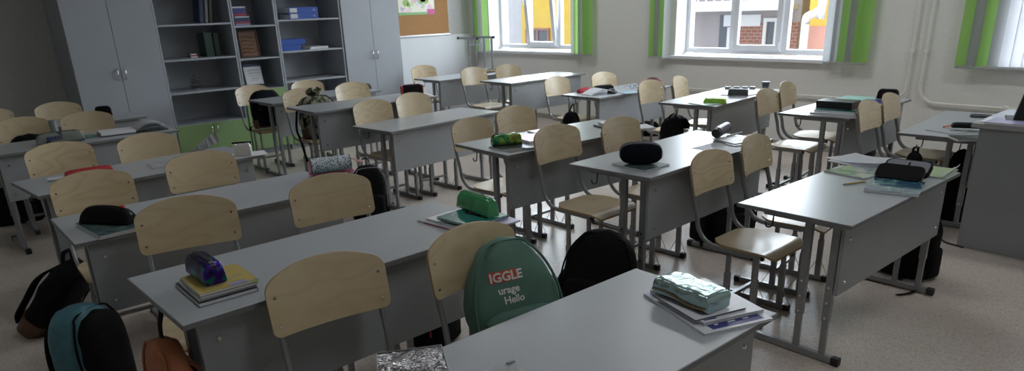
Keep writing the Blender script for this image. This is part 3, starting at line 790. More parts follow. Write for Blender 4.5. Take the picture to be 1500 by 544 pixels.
def pouch(name, label, a, b, c, z, H, mat, zipmat='black_plastic', qs=4.5, pe=9, topf=.72, wr=.0, arch=0, cat='pencil case', dims=None, ends=None, puller='chrome', group=None, crown=0, seed=0, zipside=False, zipz=.93, loc=None, ang=None, zipw=.006):
    if loc is None: ctr, an, L, W, sg = fitrect(a, b, c, z)
    else: ctr, an, (L, W), sg = Vector(loc), ang, dims, 1
    if dims: L, W = dims
    t = thing(name, label, cat, (ctr.x, ctr.y, z + .0006), an, group)
    bm = bmesh.new(); nu, nv = 36, 28; rings = []
    rs = random.Random(seed); off = Vector((rs.random() * 50, rs.random() * 50, 0))
    for i in range(nu + 1):
        s = -math.cos(PI * i / nu); u = s * L / 2
        e = max(.02, (1 - abs(s) ** pe)) ** (1 / 2.6)
        hh = H * (e ** .75) * (1 - arch * s * s); ring = []
        for k in range(nv):
            th = 2 * PI * k / nv; cx, cz = math.cos(th), math.sin(th)
            x = math.copysign(abs(cx) ** (2 / qs), cx); y_ = math.copysign(abs(cz) ** (2 / qs), cz)
            f = (y_ + 1) / 2
            wx = W / 2 * x * (1 - (1 - topf) * f) * (.86 + .14 * e)
            zz = hh * f + crown * (1 - x * x) * f * e
            p_ = Vector((u, wx, zz))
            if wr and f > .02:
                nrm = noise.noise_vector((p_ * 28) + off) * wr + noise.noise_vector((p_ * 60) + off) * wr * .4
                p_ += nrm * min(1, f * 3)
            if p_.z < 0: p_.z = 0
            ring.append(bm.verts.new(p_))
        rings.append(ring)
    for r0, r1 in zip(rings, rings[1:]):
        for k in range(nv): bm.faces.new((r0[k], r0[(k + 1) % nv], r1[(k + 1) % nv], r1[k]))
    bm.faces.new(rings[0][::-1]); bm.faces.new(rings[-1])
    body = link_mesh('body', bm, mat, t, smooth=True, auto=75)
    zp = bmesh.new(); pts = []
    for i in range(3, nu - 2):
        s = -math.cos(PI * i / nu); e = max(.02, (1 - abs(s) ** pe)) ** (1 / 2.6)
        pts.append((s * L / 2, 0, (H * (e ** .75) * (1 - arch * s * s) + crown * e) * 1.0 + .0006))
    if zipside: pts = [(x, W / 2 * 1.0 + .001, H * .32 + .006 * math.sin(x * 30)) for x, y, z_ in pts]
    sweep(zp, pts, [(zipw, .0008), (zipw, -.0012), (-zipw, -.0012), (-zipw, .0008)], up=(0, 1, 0)); sweep(zp, [(x, y, z_ + .001) for x, y, z_ in pts], circ(.0016, 6), up=(0, 1, 0))
    link_mesh('zip', zp, zipmat, t)
    pl = bmesh.new(); e_ = Vector(pts[-2]); bx(pl, (e_.x - .004, -.003, e_.z), (e_.x + .004, .003, e_.z + .004), 0, .001); bx(pl, (e_.x + .002, -.0025, e_.z - .002), (e_.x + .016, .0025, e_.z + .0005), 0, .0005)
    link_mesh('zip_puller', pl, puller, t)
    return t, (L, W, H)

# ---- colours
def two_tone(name, c1, c2, scale, rough=.4, thr=.5, metal=0, coat=0, kind='noise', c3=None, sharp=.03, bmp=0):
    m, nt, b = new_mat(name); v = coords(nt)
    if kind == 'noise':
        n = N(nt, 'ShaderNodeTexNoise'); n.inputs['Scale'].default_value = scale; n.inputs['Detail'].default_value = 3; f = n.outputs['Fac']
    else:
        n = N(nt, 'ShaderNodeTexVoronoi'); n.inputs['Scale'].default_value = scale; f = n.outputs['Distance']
    nt.links.new(v, n.inputs['Vector'])
    st = [(max(0, thr - sharp), c1), (min(1, thr + sharp), c2)]
    if c3: st.append((min(1, thr + .14), c3))
    nt.links.new(ramp(nt, f, st), b.inputs['Base Color'])
    b.inputs['Roughness'].default_value = rough; b.inputs['Metallic'].default_value = metal; b.inputs['Coat Weight'].default_value = coat
    if bmp: bump(nt, b, f, bmp, .002)
    return m
M['paper'] = plain('paper', (.66, .67, .69), .7, 0, .05, 300)
M['paper_white'] = plain('paper_white', (.78, .79, .82), .5, 0, .02, 200)
M['cv_white'] = plain('cover_white', (.66, .67, .72), .3, 0, .03, 30)
M['cv_grey'] = plain('cover_grey', (.38, .39, .42), .35, 0, .06, 20)
M['cv_dark'] = plain('cover_dark', (.05, .055, .06), .35, 0, .1, 20)
M['cv_black'] = plain('cover_black', (.012, .012, .014), .35, 0, .1, 20)
M['cv_yellow'] = two_tone('cover_yellow', (.33, .31, .26), (.52, .40, .11), 42, .35, .40, kind='noise', sharp=.02)
M['cv_teal'] = plain('cover_teal', (.02, .20, .17), .25, 0, .12, 12, coat=.4)
M['cv_greyteal'] = two_tone('cover_grey_teal', (.035, .08, .10), (.13, .19, .18), 26, .25, .5, coat=.5, sharp=.12)
M['cv_blue'] = plain('cover_blue', (.03, .035, .22), .3, 0, .08, 12, coat=.4)
M['cv_lilac'] = plain('cover_lilac', (.32, .30, .48), .35, 0, .08, 12)
M['cv_mint'] = plain('cover_mint', (.36, .62, .55), .4, 0, .04, 12)
M['cv_ltgreen'] = plain('cover_light_green', (.34, .44, .25), .4, 0, .04, 12)
M['cv_ltblue'] = plain('cover_light_blue', (.35, .50, .62), .4, 0, .04, 12)
M['cv_pink'] = plain('cover_pink', (.62, .22, .36), .35, 0, .05, 12)
M['cv_ltpink'] = plain('cover_light_pink', (.72, .45, .50), .35, 0, .05, 12)
M['cv_red'] = plain('cover_red', (.45, .03, .05), .35, 0, .06, 12)
M['cv_land'] = two_tone('cover_landscape', (.12, .22, .12), (.34, .42, .46), 14, .2, .45, coat=.6, c3=(.44, .46, .30), sharp=.08)
M['cv_sea'] = two_tone('cover_sea_blue', (.02, .09, .20), (.08, .26, .27), 18, .15, .5, coat=.8, c3=(.22, .38, .38), sharp=.04)
M['cv_brown'] = plain('cover_brown', (.16, .07, .025), .4, 0, .2, 12)
M['vinyl_green'] = plain('shiny_green_vinyl', (.015, .26, .08), .14, 0, .06, 10, coat=.8)
M['black_cloth'] = plain('black_cloth', (.006, .006, .007), .8, 0, .25, 60, .2, spec=.15)
M['navy_cloth'] = plain('navy_black_cloth', (.006, .007, .012), .75, 0, .2, 60, .2, spec=.12)
M['grey_cloth'] = plain('grey_lining', (.22, .23, .26), .8, 0, .06, 60, .1)
M['green_cloth'] = plain('sage_green_cloth', (.085, .18, .138), .75, 0, .07, 160, .15)
M['green_cloth_dark'] = plain('sage_green_seam', (.075, .16, .125), .8, 0, .07, 160, .15)
M['teal_cloth'] = plain('teal_cloth', (.045, .15, .19), .5, 0, .15, 30, .2)
M['brown_leather'] = plain('brown_leather', (.10, .045, .022), .5, 0, .2, 30, .2)
M['orange_cloth'] = plain('orange_brown_cloth', (.36, .12, .05), .7, 0, .1, 60, .2)
M['red_cloth'] = plain('red_cloth', (.42, .02, .03), .55, 0, .1, 40)
M['maroon_cloth'] = plain('maroon_knit', (.09, .012, .02), .8, 0, .15, 60, .3)
M['lime'] = plain('lime_plastic', (.30, .52, .04), .35, 0, .1, 12, coat=.3)
M['grey_plastic'] = plain('grey_plastic', (.25, .26, .26), .4)
M['pink_cloth'] = plain('pink_cloth', (.62, .17, .26), .6, 0, .08, 40)
M['camo'] = two_tone('camouflage', (.010, .012, .009), (.08, .10, .045), 20, .75, .46, c3=(.30, .29, .20), sharp=.015)
M['camo_grey'] = two_tone('grey_camouflage', (.03, .04, .03), (.20, .22, .20), 16, .5, .38, sharp=.02)
M['specks'] = two_tone('black_white_pattern', (.02, .02, .04), (.52, .60, .66), 120, .5, .40, kind='voronoi', sharp=.05)
M['rubber_text'] = plain('print_blue', (.03, .035, .18), .4)
M['print_white'] = plain('print_white', (.70, .69, .66), .6, 0, .02)
M['print_red'] = plain('print_red', (.50, .075, .035), .6, 0, .04)
M['pencil_yellow'] = plain('pencil_yellow', (.42, .27, .05), .4)
M['gold_zip'] = plain('zip_bronze', (.20, .15, .09), .35, .6)
def sequins():
    m, nt, b = new_mat('two_colour_sequins'); v = coords(nt)
    vo = N(nt, 'ShaderNodeTexVoronoi'); vo.inputs['Scale'].default_value = 210; nt.links.new(v, vo.inputs['Vector'])
    n = N(nt, 'ShaderNodeTexNoise'); n.inputs['Scale'].default_value = 24; n.inputs['Detail'].default_value = 1; nt.links.new(v, n.inputs['Vector'])
    nt.links.new(ramp(nt, n.outputs['Fac'], [(.40, (.012, .01, .03)), (.47, (.035, .012, .16)), (.58, (.06, .02, .28)), (.62, (.008, .20, .11))]), b.inputs['Base Color'])
    b.inputs['Metallic'].default_value = .75; b.inputs['Roughness'].default_value = .25
    nm = N(nt, 'ShaderNodeNormalMap') if False else None
    bump(nt, b, vo.outputs['Color'], .9, .004); return m
M['sequin'] = sequins()
def foil(name, col, scale, strength, rough=.14):
    m, nt, b = new_mat(name); v = coords(nt)
    n = N(nt, 'ShaderNodeTexNoise'); n.inputs['Scale'].default_value = scale; n.inputs['Detail'].default_value = 2.5; n.inputs['Distortion'].default_value = 1.2; nt.links.new(v, n.inputs['Vector'])
    b.inputs['Base Color'].default_value = (*col, 1); b.inputs['Metallic'].default_value = .92; b.inputs['Roughness'].default_value = rough
    bump(nt, b, n.outputs['Fac'], strength, .012); return m
M['foil_mint'] = foil('metallic_mint_foil', (.36, .50, .50), 11, .45, .2)
M['foil_silver'] = foil('mirror_silver_foil', (.85, .85, .87), 22, .5, .28)
def engraved():
    m, nt, b = new_mat('silver_floral_foil'); v = coords(nt)
    w = N(nt, 'ShaderNodeTexNoise'); w.inputs['Scale'].default_value = 30; w.inputs['Distortion'].default_value = 3.5; w.inputs['Detail'].default_value = 2; nt.links.new(v, w.inputs['Vector'])
    nt.links.new(ramp(nt, w.outputs['Fac'], [(.42, (.20, .20, .22)), (.52, (.62, .62, .65))]), b.inputs['Base Color'])
    b.inputs['Metallic'].default_value = .9; b.inputs['Roughness'].default_value = .2; bump(nt, b, w.outputs['Fac'], .7, .004); return m
M['foil_floral'] = engraved()
def holo():
    m, nt, b = new_mat('holographic_green'); v = coords(nt)
    n = N(nt, 'ShaderNodeTexNoise'); n.inputs['Scale'].default_value = 14; n.inputs['Detail'].default_value = 1; n.inputs['Distortion'].default_value = 1; nt.links.new(v, n.inputs['Vector'])
    nt.links.new(ramp(nt, n.outputs['Fac'], [(.35, (.03, .20, .10)), (.47, (.16, .42, .10)), (.56, (.48, .48, .08)), (.68, (.10, .40, .22))]), b.inputs['Base Color'])
    b.inputs['Metallic'].default_value = .85; b.inputs['Roughness'].default_value = .18; bump(nt, b, n.outputs['Fac'], .6, .006); return m
M['holo'] = holo()

def sheet(name, label, a, b, c, z, mat='paper_white', lift=0, wave=.004, cat='paper', group=None, nx=14, ny=8, seed=0, amp=None, th=.0006):
    ctr, ang, L, W, sg = fitrect(a, b, c, z)
    bm = bmesh.new(); g = []
    for i in range(nx + 1):
        r = []
        for j in range(ny + 1):
            u, v = i / nx, j / ny
            zz = .0012 + wave * (.5 + .5 * math.sin(u * 5 + seed)) * abs(2 * v - 1) + lift * (1 - u) ** 3
            r.append(bm.verts.new((-L / 2 + L * u, -W / 2 + W * v, zz)))
        g.append(r)
    for i in range(nx):
        for j in range(ny): bm.faces.new((g[i][j], g[i + 1][j], g[i + 1][j + 1], g[i][j + 1]))
    bmesh.ops.solidify(bm, geom=bm.faces[:], thickness=th)
    o = link_mesh(name, bm, mat, None, smooth=True, auto=40); o.location = (ctr.x, ctr.y, z); o.rotation_euler = (0, 0, ang)
    return tag(o, label, cat, group)
def stick(name, label, a, b, z, r, mat, tip='cv_black', cat='pen', hexa=False):
    A, B = P(*a, z=z + r), P(*b, z=z + r); d = (B - A); L = d.length; an = math.atan2(d.y, d.x)
    t = thing(name, label, cat, (A.x, A.y, z + r + .0005), an)
    bm = bmesh.new(); cyl(bm, (.012, 0, 0), (L, 0, 0), r, 6 if hexa else 12); link_mesh('barrel', bm, mat, t, smooth=not hexa, auto=40)
    bm = bmesh.new(); cyl(bm, (0, 0, 0), (.012, 0, 0), r * .25, 10, r); link_mesh('tip', bm, tip, t, smooth=True, auto=40)
    return t
def text_mesh(s, size, depth=.0004, bold=0):
    cu = bpy.data.curves.new('t', 'FONT'); cu.body = s; cu.size = size; cu.extrude = depth; cu.align_x = 'LEFT'; cu.offset = bold; cu.resolution_u = 3
    o = bpy.data.objects.new('t', cu); LINK(o); bpy.context.view_layer.update()
    me = bpy.data.meshes.new_from_object(o.evaluated_get(bpy.context.evaluated_depsgraph_get()))
    bpy.data.objects.remove(o); bm = bmesh.new(); bm.from_mesh(me); bpy.data.meshes.remove(me); return bm
def add_text(parent, name, s, size, mtx, mat, bold=0, depth=.0004):
    bm = text_mesh(s, size, depth, bold); o = link_mesh(name, bm, mat, parent); o.matrix_local = mtx; return o

# ---- desk A, sequin end
hA = H_('A')
z = hA
book((291.3, 446), (256.4, 415.6), (376.4, 421), z, .011, 'cv_dark', 'dark covered notebook, lowest of the pile under the sequin case'); z += .0118
book((291, 441), (258, 411), (376.4, 416.5), z, .006, 'cv_white', 'white notebook second from the bottom of the sequin case pile', size=(.205, .165)); z += .0068
book((293, 437), (262, 408.5), (376, 412.5), z, .006, 'cv_grey', 'grey notebook just below the yellow one under the sequin case', size=(.202, .162)); z += .0068
t, (L, W, th) = book((293, 432), (263.8, 407), (376.8, 408), z, .008, 'cv_yellow', 'yellow patterned notebook on top of the pile under the sequin case'); z += .0088
bm = box_bm((-L / 2 + .0, -W / 2 + .03, .0082), (-L / 2 + .025, -W / 2 + .08, .0088)); link_mesh('printed_band', bm, 'cv_lilac', t)
tb = bmesh.new(); bx(tb, (-L / 2 - .004, -W / 2 + .0, .001), (-L / 2 + .012, -W / 2 + .018, .0022)); link_mesh('sticky_tab', tb, 'lime', t)
pouch('pencil_case', 'purple and green sequin pencil case on yellow notebook', (302, 421), (274, 401), (333, 413), z, .066, 'sequin', 'cv_black', dims=(.165, .072), topf=.74, wr=.0025, qs=5, pe=12, seed=3)
# ---- desk A, green case end
z = hA
t, (L, W, th) = book((611, 322.6), (694, 345), (672, 304), z, .007, 'cv_grey', 'grey magazine with red strip, lowest under the shiny green case', 'magazine', 'magazine'); z += .0078
rs = bmesh.new(); bx(rs, (-L / 2 + .04, -W / 2 - .0008, .0015), (L / 2 - .05, -W / 2 + .0002, .004)); link_mesh('printed_strip', rs, 'cv_red', t)
book((623.7, 320), (684, 337), (676, 303), z, .005, 'paper_white', 'white folder between grey magazine and teal book', 'folder', 'folder'); z += .0058
b_, (L, W, th) = book((720, 335), (655, 313), (757, 321.5), z, .006, 'cv_lilac', 'lilac grey notebook sticking out beyond the teal book'); z += .0068
t, (L, W, th) = book((693.8, 332.3), (639, 318), (746, 315.5), z, .010, 'cv_teal', 'teal book with dark title print under the shiny green case', 'book', 'book', hard=True); z += .011
bm = bmesh.new(); bx(bm, (-L / 2 + .05, -W / 2 + .055, th), (L / 2 - .045, -W / 2 + .085, th + .0006)); link_mesh('title_bar', bm, 'cv_black', t)
bm = bmesh.new()
for k in range(6): bx(bm, (-L / 2 + .055 + k * .016, -W / 2 + .058, th + .0006), (-L / 2 + .064 + k * .016, -W / 2 + .07, th + .0012))
link_mesh('title_print', bm, 'paper', t)
bm = bmesh.new(); bx(bm, (-L / 2 + .05, -W / 2 + .06, th + .0012), (-L / 2 + .066, -W / 2 + .082, th + .0016)); link_mesh('title_print', bm, 'cv_yellow', t)
pouch('pencil_case', 'shiny green vinyl pencil case on the teal book', (710.5, 320.7), (668.7, 306), (730, 315), z, .066, 'vinyl_green', 'vinyl_green', dims=(.205, .068), topf=.62, wr=.003, qs=4, pe=14, crown=.004, seed=8, zipw=.008)
# ---- desk B
hB = H_('B'); z = hB
t, (L, W, th) = book((1032.5, 490), (942.7, 430.4), (1128.6, 465), z, .007, 'cv_white', 'white magazine with a dark blue band, lowest under the metallic case', 'magazine', 'magazine')
bm = bmesh.new(); bx(bm, (-L / 2 + .012, -W / 2 + .02, th), (-L / 2 + .095, W / 2 - .035, th + .0006)); link_mesh('printed_band', bm, 'cv_blue', t)
bm = bmesh.new(); bx(bm, (L / 2 - .05, -W / 2 + .001, th), (L / 2 - .001, W / 2 - .001, th + .0005)); link_mesh('printed_band', bm, 'cv_lilac', t)
bm = bmesh.new()
rr = random.Random(5)
for c0 in (.055, .10, .155):
    for k in range(3): bx(bm, (-L / 2 + .03 + k * .012, -W / 2 + c0, th + .0006), (-L / 2 + .036 + k * .012, -W / 2 + c0 + .012 + rr.random() * .012, th + .001))
link_mesh('small_print', bm, 'paper_white', t)
z += .0085
t, (L, W, th) = book((1031.4, 473.8), (952, 424), (1112.8, 450.5), z, .009, 'cv_white', 'pale lilac edged book in the middle of the metallic case pile', 'book', 'book')
bm = bmesh.new(); bx(bm, (-L / 2 + .01, W / 2 - .05, th), (-L / 2 + .03, W / 2 - .01, th + .0005)); link_mesh('printed_mark', bm, 'cv_blue', t)
z += .0098
book((1018.8, 469.5), (955.4, 431.5), (1092.7, 451.6), z, .006, 'cv_white', 'whitish notebook with dark edge directly beneath the metallic case', pages='cv_dark'); z += .0068
pouch('pencil_case', 'crumpled metallic mint silver pencil case on nearest desk', (1024, 459), (962.8, 433.6), (1057.9, 443), z, .052, 'foil_mint', 'gold_zip', zipside=True, dims=(.20, .105), topf=.94, wr=.004, qs=6, pe=22, seed=12)
t, (L, W, th) = book((646.6, 511.3), (552, 524.3), (668, 560), hB, .012, 'foil_floral', 'silver notebook embossed with a floral pattern at the bottom edge', size=(.17, .215))
bm = bmesh.new(); sweep(bm, [(-L / 2 + .002, -W / 2 + .002, .013), (L / 2 - .002, -W / 2 + .002, .013), (L / 2 - .002, W / 2 - .002, .013), (-L / 2 + .002, W / 2 - .002, .013), (-L / 2 + .002, -W / 2 + .002, .013)], circ(.0022, 6), up=(0, 0, 1)); link_mesh('edge_binding', bm, 'grey_plastic', t)
t = sheet('plastic_wallet', 'milky plastic wallet of paper on the nearest desk, cut by the lower edge', (748, 531), (700, 548), (800, 556), hB, 'paper_white', 0, .003, cat='wallet')
bm = bmesh.new(); A_ = P(748, 531, z=hB + .006) - t.location; A_.rotate(Matrix.Rotation(-t.rotation_euler.z, 3, 'Z')); bx(bm, (A_.x - .012, A_.y - .004, .004), (A_.x + .012, A_.y + .004, .008), 0, .001); link_mesh('slider', bm, 'grey_plastic', t)
# ---- desk C
hC = H_('C'); z = hC
book((145.5, 350), (110.5, 331), (214, 338), z, .006, 'cv_white', 'white notebook underneath the grey-green one and black case'); z += .0068
book((146.3, 346.5), (110.5, 327.5), (213, 333.5), z, .008, 'cv_greyteal', 'glossy grey-green notebook under the black pencil case'); z += .0088
t, (L, W, hh) = pouch('pencil_case', 'black angular pencil case with red zip tag on grey-green notebook', (183, 330), (123, 328), (195, 324), z, .072, 'black_cloth', 'cv_black', dims=(.24, .085), topf=.45, wr=.002, qs=4.5, pe=6, arch=.22, seed=4)
bm = bmesh.new(); bx(bm, (-L / 2 + .03, -.008, hh * .92), (-L / 2 + .05, .008, hh * 1.03), 0, .003); link_mesh('zip_tag', bm, 'red_cloth', t)
z = hC
book((462, 268), (449, 262), (520, 258), z, .008, 'cv_teal', 'small green notebook peeking out under pink flat case', size=(.10, .18)); z += .0088
pouch('pencil_case', 'flat pink pencil case lying under the patterned tube case', (455, 259), (452, 252), (520, 250), z, .026, 'pink_cloth', 'cv_ltpink', dims=None, qs=6, pe=10, seed=5, loc=P(487, 255, z=z), ang=math.radians(80)) if False else None
ctr = P(486, 254, z=z)
t, _ = pouch('pencil_case', 'flat pink pencil case lying under the patterned tube case', None, None, None, z, .024, 'pink_cloth', 'cv_ltpink', dims=(.22, .10), loc=ctr, ang=math.radians(78), topf=.95, qs=6, pe=10, seed=5)
z += .0255
t = thing('pencil_case', 'black and white patterned tube pencil case with pink ends', 'pencil case', P(487, 250, z=z + .02)[:2] + (z,) if False else (P(485, 251, z=z).x, P(485, 251, z=z).y, z), math.radians(72))
R0 = .038
bm = bmesh.new(); sweep(bm, [(-.10 + .2 * k / 16, 0, R0) for k in range(17)], circ(R0, 28), up=(0, 1, 0), scales=[1 - .03 * math.sin(k) for k in range(17)]); link_mesh('body', bm, 'specks', t, smooth=True, auto=50)
for s in (-1, 1):
    bm = bmesh.new(); cyl(bm, (s * .099, 0, R0), (s * .103, 0, R0), R0 * .96, 28); link_mesh('end_panel', bm, 'pink_cloth', t)
    bm = bmesh.new(); pts = [(s * .101, R0 * math.cos(a * PI / 14), R0 + R0 * math.sin(a * PI / 14)) for a in range(28)]; pts.append(pts[0]); sweep(bm, pts, circ(.0022, 6), up=(1, 0, 0), close=False); link_mesh('piping', bm, 'cv_dark', t, smooth=True)
bm = bmesh.new(); sweep(bm, smoothpath([(.104, 0, R0 + .01), (.118, -.004, R0 + .016), (.135, -.01, R0 + .004), (.150, -.012, R0 - .004)], 4), circ(.004, 6), up=(0, 1, 0), scales=None); cyl(bm, (.140, -.011, R0 + .002), (.168, -.018, R0 - .008), .005, 8, .013); link_mesh('tassel', bm, 'cv_ltpink', t, smooth=True, auto=40)
# ---- desk D
hD = H_('D'); z = hD
ctr = P(131, 254, z=z)
pouch('pencil_case', 'flat red pencil case behind the black case desk', None, None, None, z, .03, 'red_cloth', 'cv_red', dims=(.235, .075), loc=ctr, ang=math.radians(88), topf=.8, qs=4, pe=6, seed=6, puller='pencil_yellow')
t = thing('marker', 'white and violet marker lying beside the flat red case', 'marker', P(84, 262, z=z + .01), math.radians(75))
bm = bmesh.new(); cyl(bm, (-.045, 0, 0), (.03, 0, 0), .009, 12); link_mesh('barrel', bm, 'paper_white', t, smooth=True, auto=40)
bm = bmesh.new(); cyl(bm, (.03, 0, 0), (.06, 0, 0), .0095, 12); link_mesh('cap', bm, 'cv_lilac', t, smooth=True, auto=40)
t = thing('exercise_book', 'open white exercise book with one page standing up', 'notebook', P(262, 238, z=z), math.radians(82))
bm = bmesh.new(); n = 14; g = []
for i in range(n + 1):
    u = -.16 + .32 * i / n; zz = .004 + .010 * math.exp(-((abs(u) - .03) / .035) ** 2)
    g.append([bm.verts.new((u, v, zz)) for v in (-.10, .10)])
for i in range(n): bm.faces.new((g[i][0], g[i + 1][0], g[i + 1][1], g[i][1]))
bmesh.ops.solidify(bm, geom=bm.faces[:], thickness=.004); link_mesh('pages', bm, 'paper_white', t, smooth=True, auto=40)
bm = bmesh.new(); g = []
for i in range(n + 1):
    s = i / n; g.append([bm.verts.new((.02 + .22 * s, v, .012 + .085 * s ** 1.2 + (v + .03) * .55 * s)) for v in (-.03, .06)])
for i in range(n): bm.faces.new((g[i][0], g[i + 1][0], g[i + 1][1], g[i][1]))
bmesh.ops.solidify(bm, geom=bm.faces[:], thickness=.0006); link_mesh('raised_page', bm, 'paper_white', t, smooth=True)
stick('pen', 'red pen beside the open white exercise book', (252, 233.5), (270, 229), z + .001, .005, 'cv_red')
book((300, 238), (262, 232), (330, 226), z, .004, 'cv_ltblue', 'thin pale blue notebook lying behind the raised white page', size=(.2, .16)) if False else None
book((352, 232), (345, 224), (383, 226), z, .004, 'paper_white', 'thin white notebook under the mirror-silver pouch', size=(.15, .2))
t, _ = pouch('pencil_case', 'mirror-silver pouch with black trim tilted on the desk corner', None, None, None, z + .0055, .075, 'foil_silver', 'cv_black', dims=(.105, .06), loc=P(357, 229, z=z), ang=math.radians(58), topf=.45, wr=.004, qs=6, pe=20, seed=7)
bm = bmesh.new(); bx(bm, (-.056, -.008, .072), (.056, .008, .082), 0, .003); link_mesh('top_trim', bm, 'black_cloth', t)
# ---- desk E
hE = H_('E'); z = hE
t, (L, W, hh) = pouch('pencil_case', 'grey camouflage pencil case with blue lettering', None, None, None, z, .078, 'camo_grey', 'cv_dark', dims=(.29, .075), loc=P(90, 209, z=z), ang=math.radians(86), topf=.8, wr=.002, qs=3.2, pe=6, seed=9)
fm = Matrix.Translation((-.085, -W / 2 - .0012, .030)) @ Matrix.Rotation(math.radians(90), 4, 'X')
add_text(t, 'lettering', 'BXCO', .034, fm, 'rubber_text', .0012)
sheet('sheet', 'mint green sheet beside the camouflage pencil case', (118, 205), (150, 199), (112, 199), z, 'cv_mint', 0, .002)
t = thing('open_book', 'thick open book with curling white pages and black cover', 'book', P(197, 193, z=z), math.radians(84))
bm = bmesh.new(); bx(bm, (-.24, -.10, .001), (.22, .10, .006), 0, .001); link_mesh('cover', bm, 'cv_black', t)
bm = bmesh.new(); bx(bm, (-.235, -.096, .006), (-.005, .096, .028), 0, .003); link_mesh('page_block', bm, 'paper_white', t)
for q, amp in enumerate((.052, .038, .022)):
    bm = bmesh.new(); g = []
    for i in range(n + 1):
        s = i / n; g.append([bm.verts.new((-.005 + (.2 + .01 * q) * s, v, .012 + amp * math.sin(PI * s * .82) ** .8)) for v in (-.094, .094)])
    for i in range(n): bm.faces.new((g[i][0], g[i + 1][0], g[i + 1][1], g[i][1]))
    bmesh.ops.solidify(bm, geom=bm.faces[:], thickness=.0035 if q == 0 else .002); link_mesh('curled_pages', bm, 'paper_white', t, smooth=True, auto=50)
t = thing('jar', 'small grey jar with black base behind the camouflage case', 'jar', P(82, 200, z=z), 0)
bm = bmesh.new(); cyl(bm, (0, 0, .03), (0, 0, .12), .026, 20); link_mesh('body', bm, 'grey_plastic', t, smooth=True, auto=40)
bm = bmesh.new(); cyl(bm, (0, 0, .0), (0, 0, .03), .028, 20); link_mesh('base', bm, 'black_plastic', t, smooth=True, auto=40)
# ---- desk F, G, H
pouch('pencil_case', 'small black case standing on the desk before the left wardrobe', None, None, None, H_('F'), .085, 'black_cloth', 'cv_black', dims=(.13, .06), loc=P(153, 170, z=H_('F')), ang=math.radians(70), topf=.5, wr=.003, qs=4, pe=6, seed=10)
pouch('pencil_case', 'dark grey case on the desk in front of the open shelves', None, None, None, H_('G'), .055, 'cv_dark', 'cv_black', dims=(.14, .07), loc=P(534, 131, z=H_('G')), ang=math.radians(80), topf=.85, qs=5, pe=8, seed=11)
z = H_('H')
t, _ = book((590, 146), (580, 139), (640, 141), z, .007, 'cv_white', 'white notebook lowest under the black and red case', size=(.21, .28)); z += .0078
book((585, 143), (580, 138.5), (632, 138.5), z, .007, 'paper_white', 'white notebook directly under the black and red case', size=(.2, .26)); z += .0078
t, (L, W, hh) = pouch('pencil_case', 'black pencil case with red ends on white notebooks', None, None, None, z, .085, 'black_cloth', 'red_cloth', dims=(.19, .075), loc=P(604, 138, z=z), ang=math.radians(72), topf=.78, qs=4, pe=10, seed=13)
for s in (-1, 1):
    bm = bmesh.new(); sweep(bm, [(s * (L / 2 - .004 + .004 * k), 0, hh * .46) for k in range(3)], [(W * .42 * math.copysign(abs(math.cos(a)) ** .5, math.cos(a)), hh * .44 * math.copysign(abs(math.sin(a)) ** .5, math.sin(a))) for a in [2 * PI * q / 20 for q in range(20)]], up=(0, 1, 0)); link_mesh('end_panel', bm, 'red_cloth', t)
# ---- desk J
z = H_('J')
book((747, 222), (716, 215), (780, 214.5), z, .008, 'cv_dark', 'dark notebook under the holographic green case'); z += .0088
pouch('pencil_case', 'holographic yellow-green pencil case on dark notebook', None, None, None, z, .062, 'holo', 'cv_dark', dims=(.175, .065), loc=P(742, 212, z=z), ang=math.radians(63), topf=.85, wr=.003, qs=5, pe=14, seed=14)
z = H_('J')
sheet('sheet', 'white sheet beside the holographic case, partly under pink folder', (782, 213), (760, 205), (790, 210), z, 'paper_white', 0, .002) if False else None
book((772, 206), (755, 201), (803, 198), z, .020, 'cv_pink', 'thick pink folder behind the holographic green case', 'folder', 'folder', size=(.22, .20))
sheet('sheet', 'white crumpled paper between the holographic case and nearer chair back', (765, 221), (757, 214), (784, 215), z, 'paper_white', .01, .008, seed=2)
book((792, 198), (770, 193), (828, 189), z, .008, 'cv_ltpink', 'pale pink notebook behind the thick pink folder', size=(.2, .2))
stick('pen', 'black pen lying on the desk near the white book', (869, 183.5), (884, 188), z, .005, 'cv_black')
book((893, 184), (880, 178), (912, 179), z, .025, 'paper_white', 'thick white book half hidden by a chair back', 'book', 'book', size=(.18, .16))
book((930, 189), (918, 184), (948, 183.5), z, .012, 'cv_white', 'white notebook at the far corner behind the oval case chair', size=(.15, .15))
# ---- desk K
z = H_('K')
book((944.6, 250), (896, 240), (978.8, 240.8), z, .007, 'cv_greyteal', 'thin greenish notebook under the black oval case'); z += .0078
t = thing('pencil_case', 'large black oval pencil case with pale zips', 'pencil case', (P(938, 240, z=z).x, P(938, 240, z=z).y, z + .0005), math.radians(40))
bm = bmesh.new(); Lc, Hc, Wc = .205, .106, .078; pts = []
nn = 40; nb = 9; rings = []
for j in range(-nb, nb + 1):
    v = j / nb; e = (1 - abs(v) ** 3.2) ** (1 / 2.2) if abs(v) < 1 else .0
    ring = []
    for k in range(nn):
        a = 2 * PI * k / nn; ca, sa = math.cos(a), math.sin(a)
        kx = math.copysign(abs(ca) ** (2 / 2.9), ca); kz = math.copysign(abs(sa) ** (2 / 2.9), sa)
        sc = .80 + .20 * e
        ring.append(bm.verts.new((kx * Lc / 2 * sc, v * Wc / 2, Hc / 2 + kz * Hc / 2 * sc)))
    rings.append(ring)
for r0, r1 in zip(rings, rings[1:]):
    for k in range(nn): bm.faces.new((r0[k], r0[(k + 1) % nn], r1[(k + 1) % nn], r1[k]))
bm.faces.new(rings[0][::-1]); bm.faces.new(rings[-1]); link_mesh('body', bm, 'navy_cloth', t, smooth=True, auto=70)
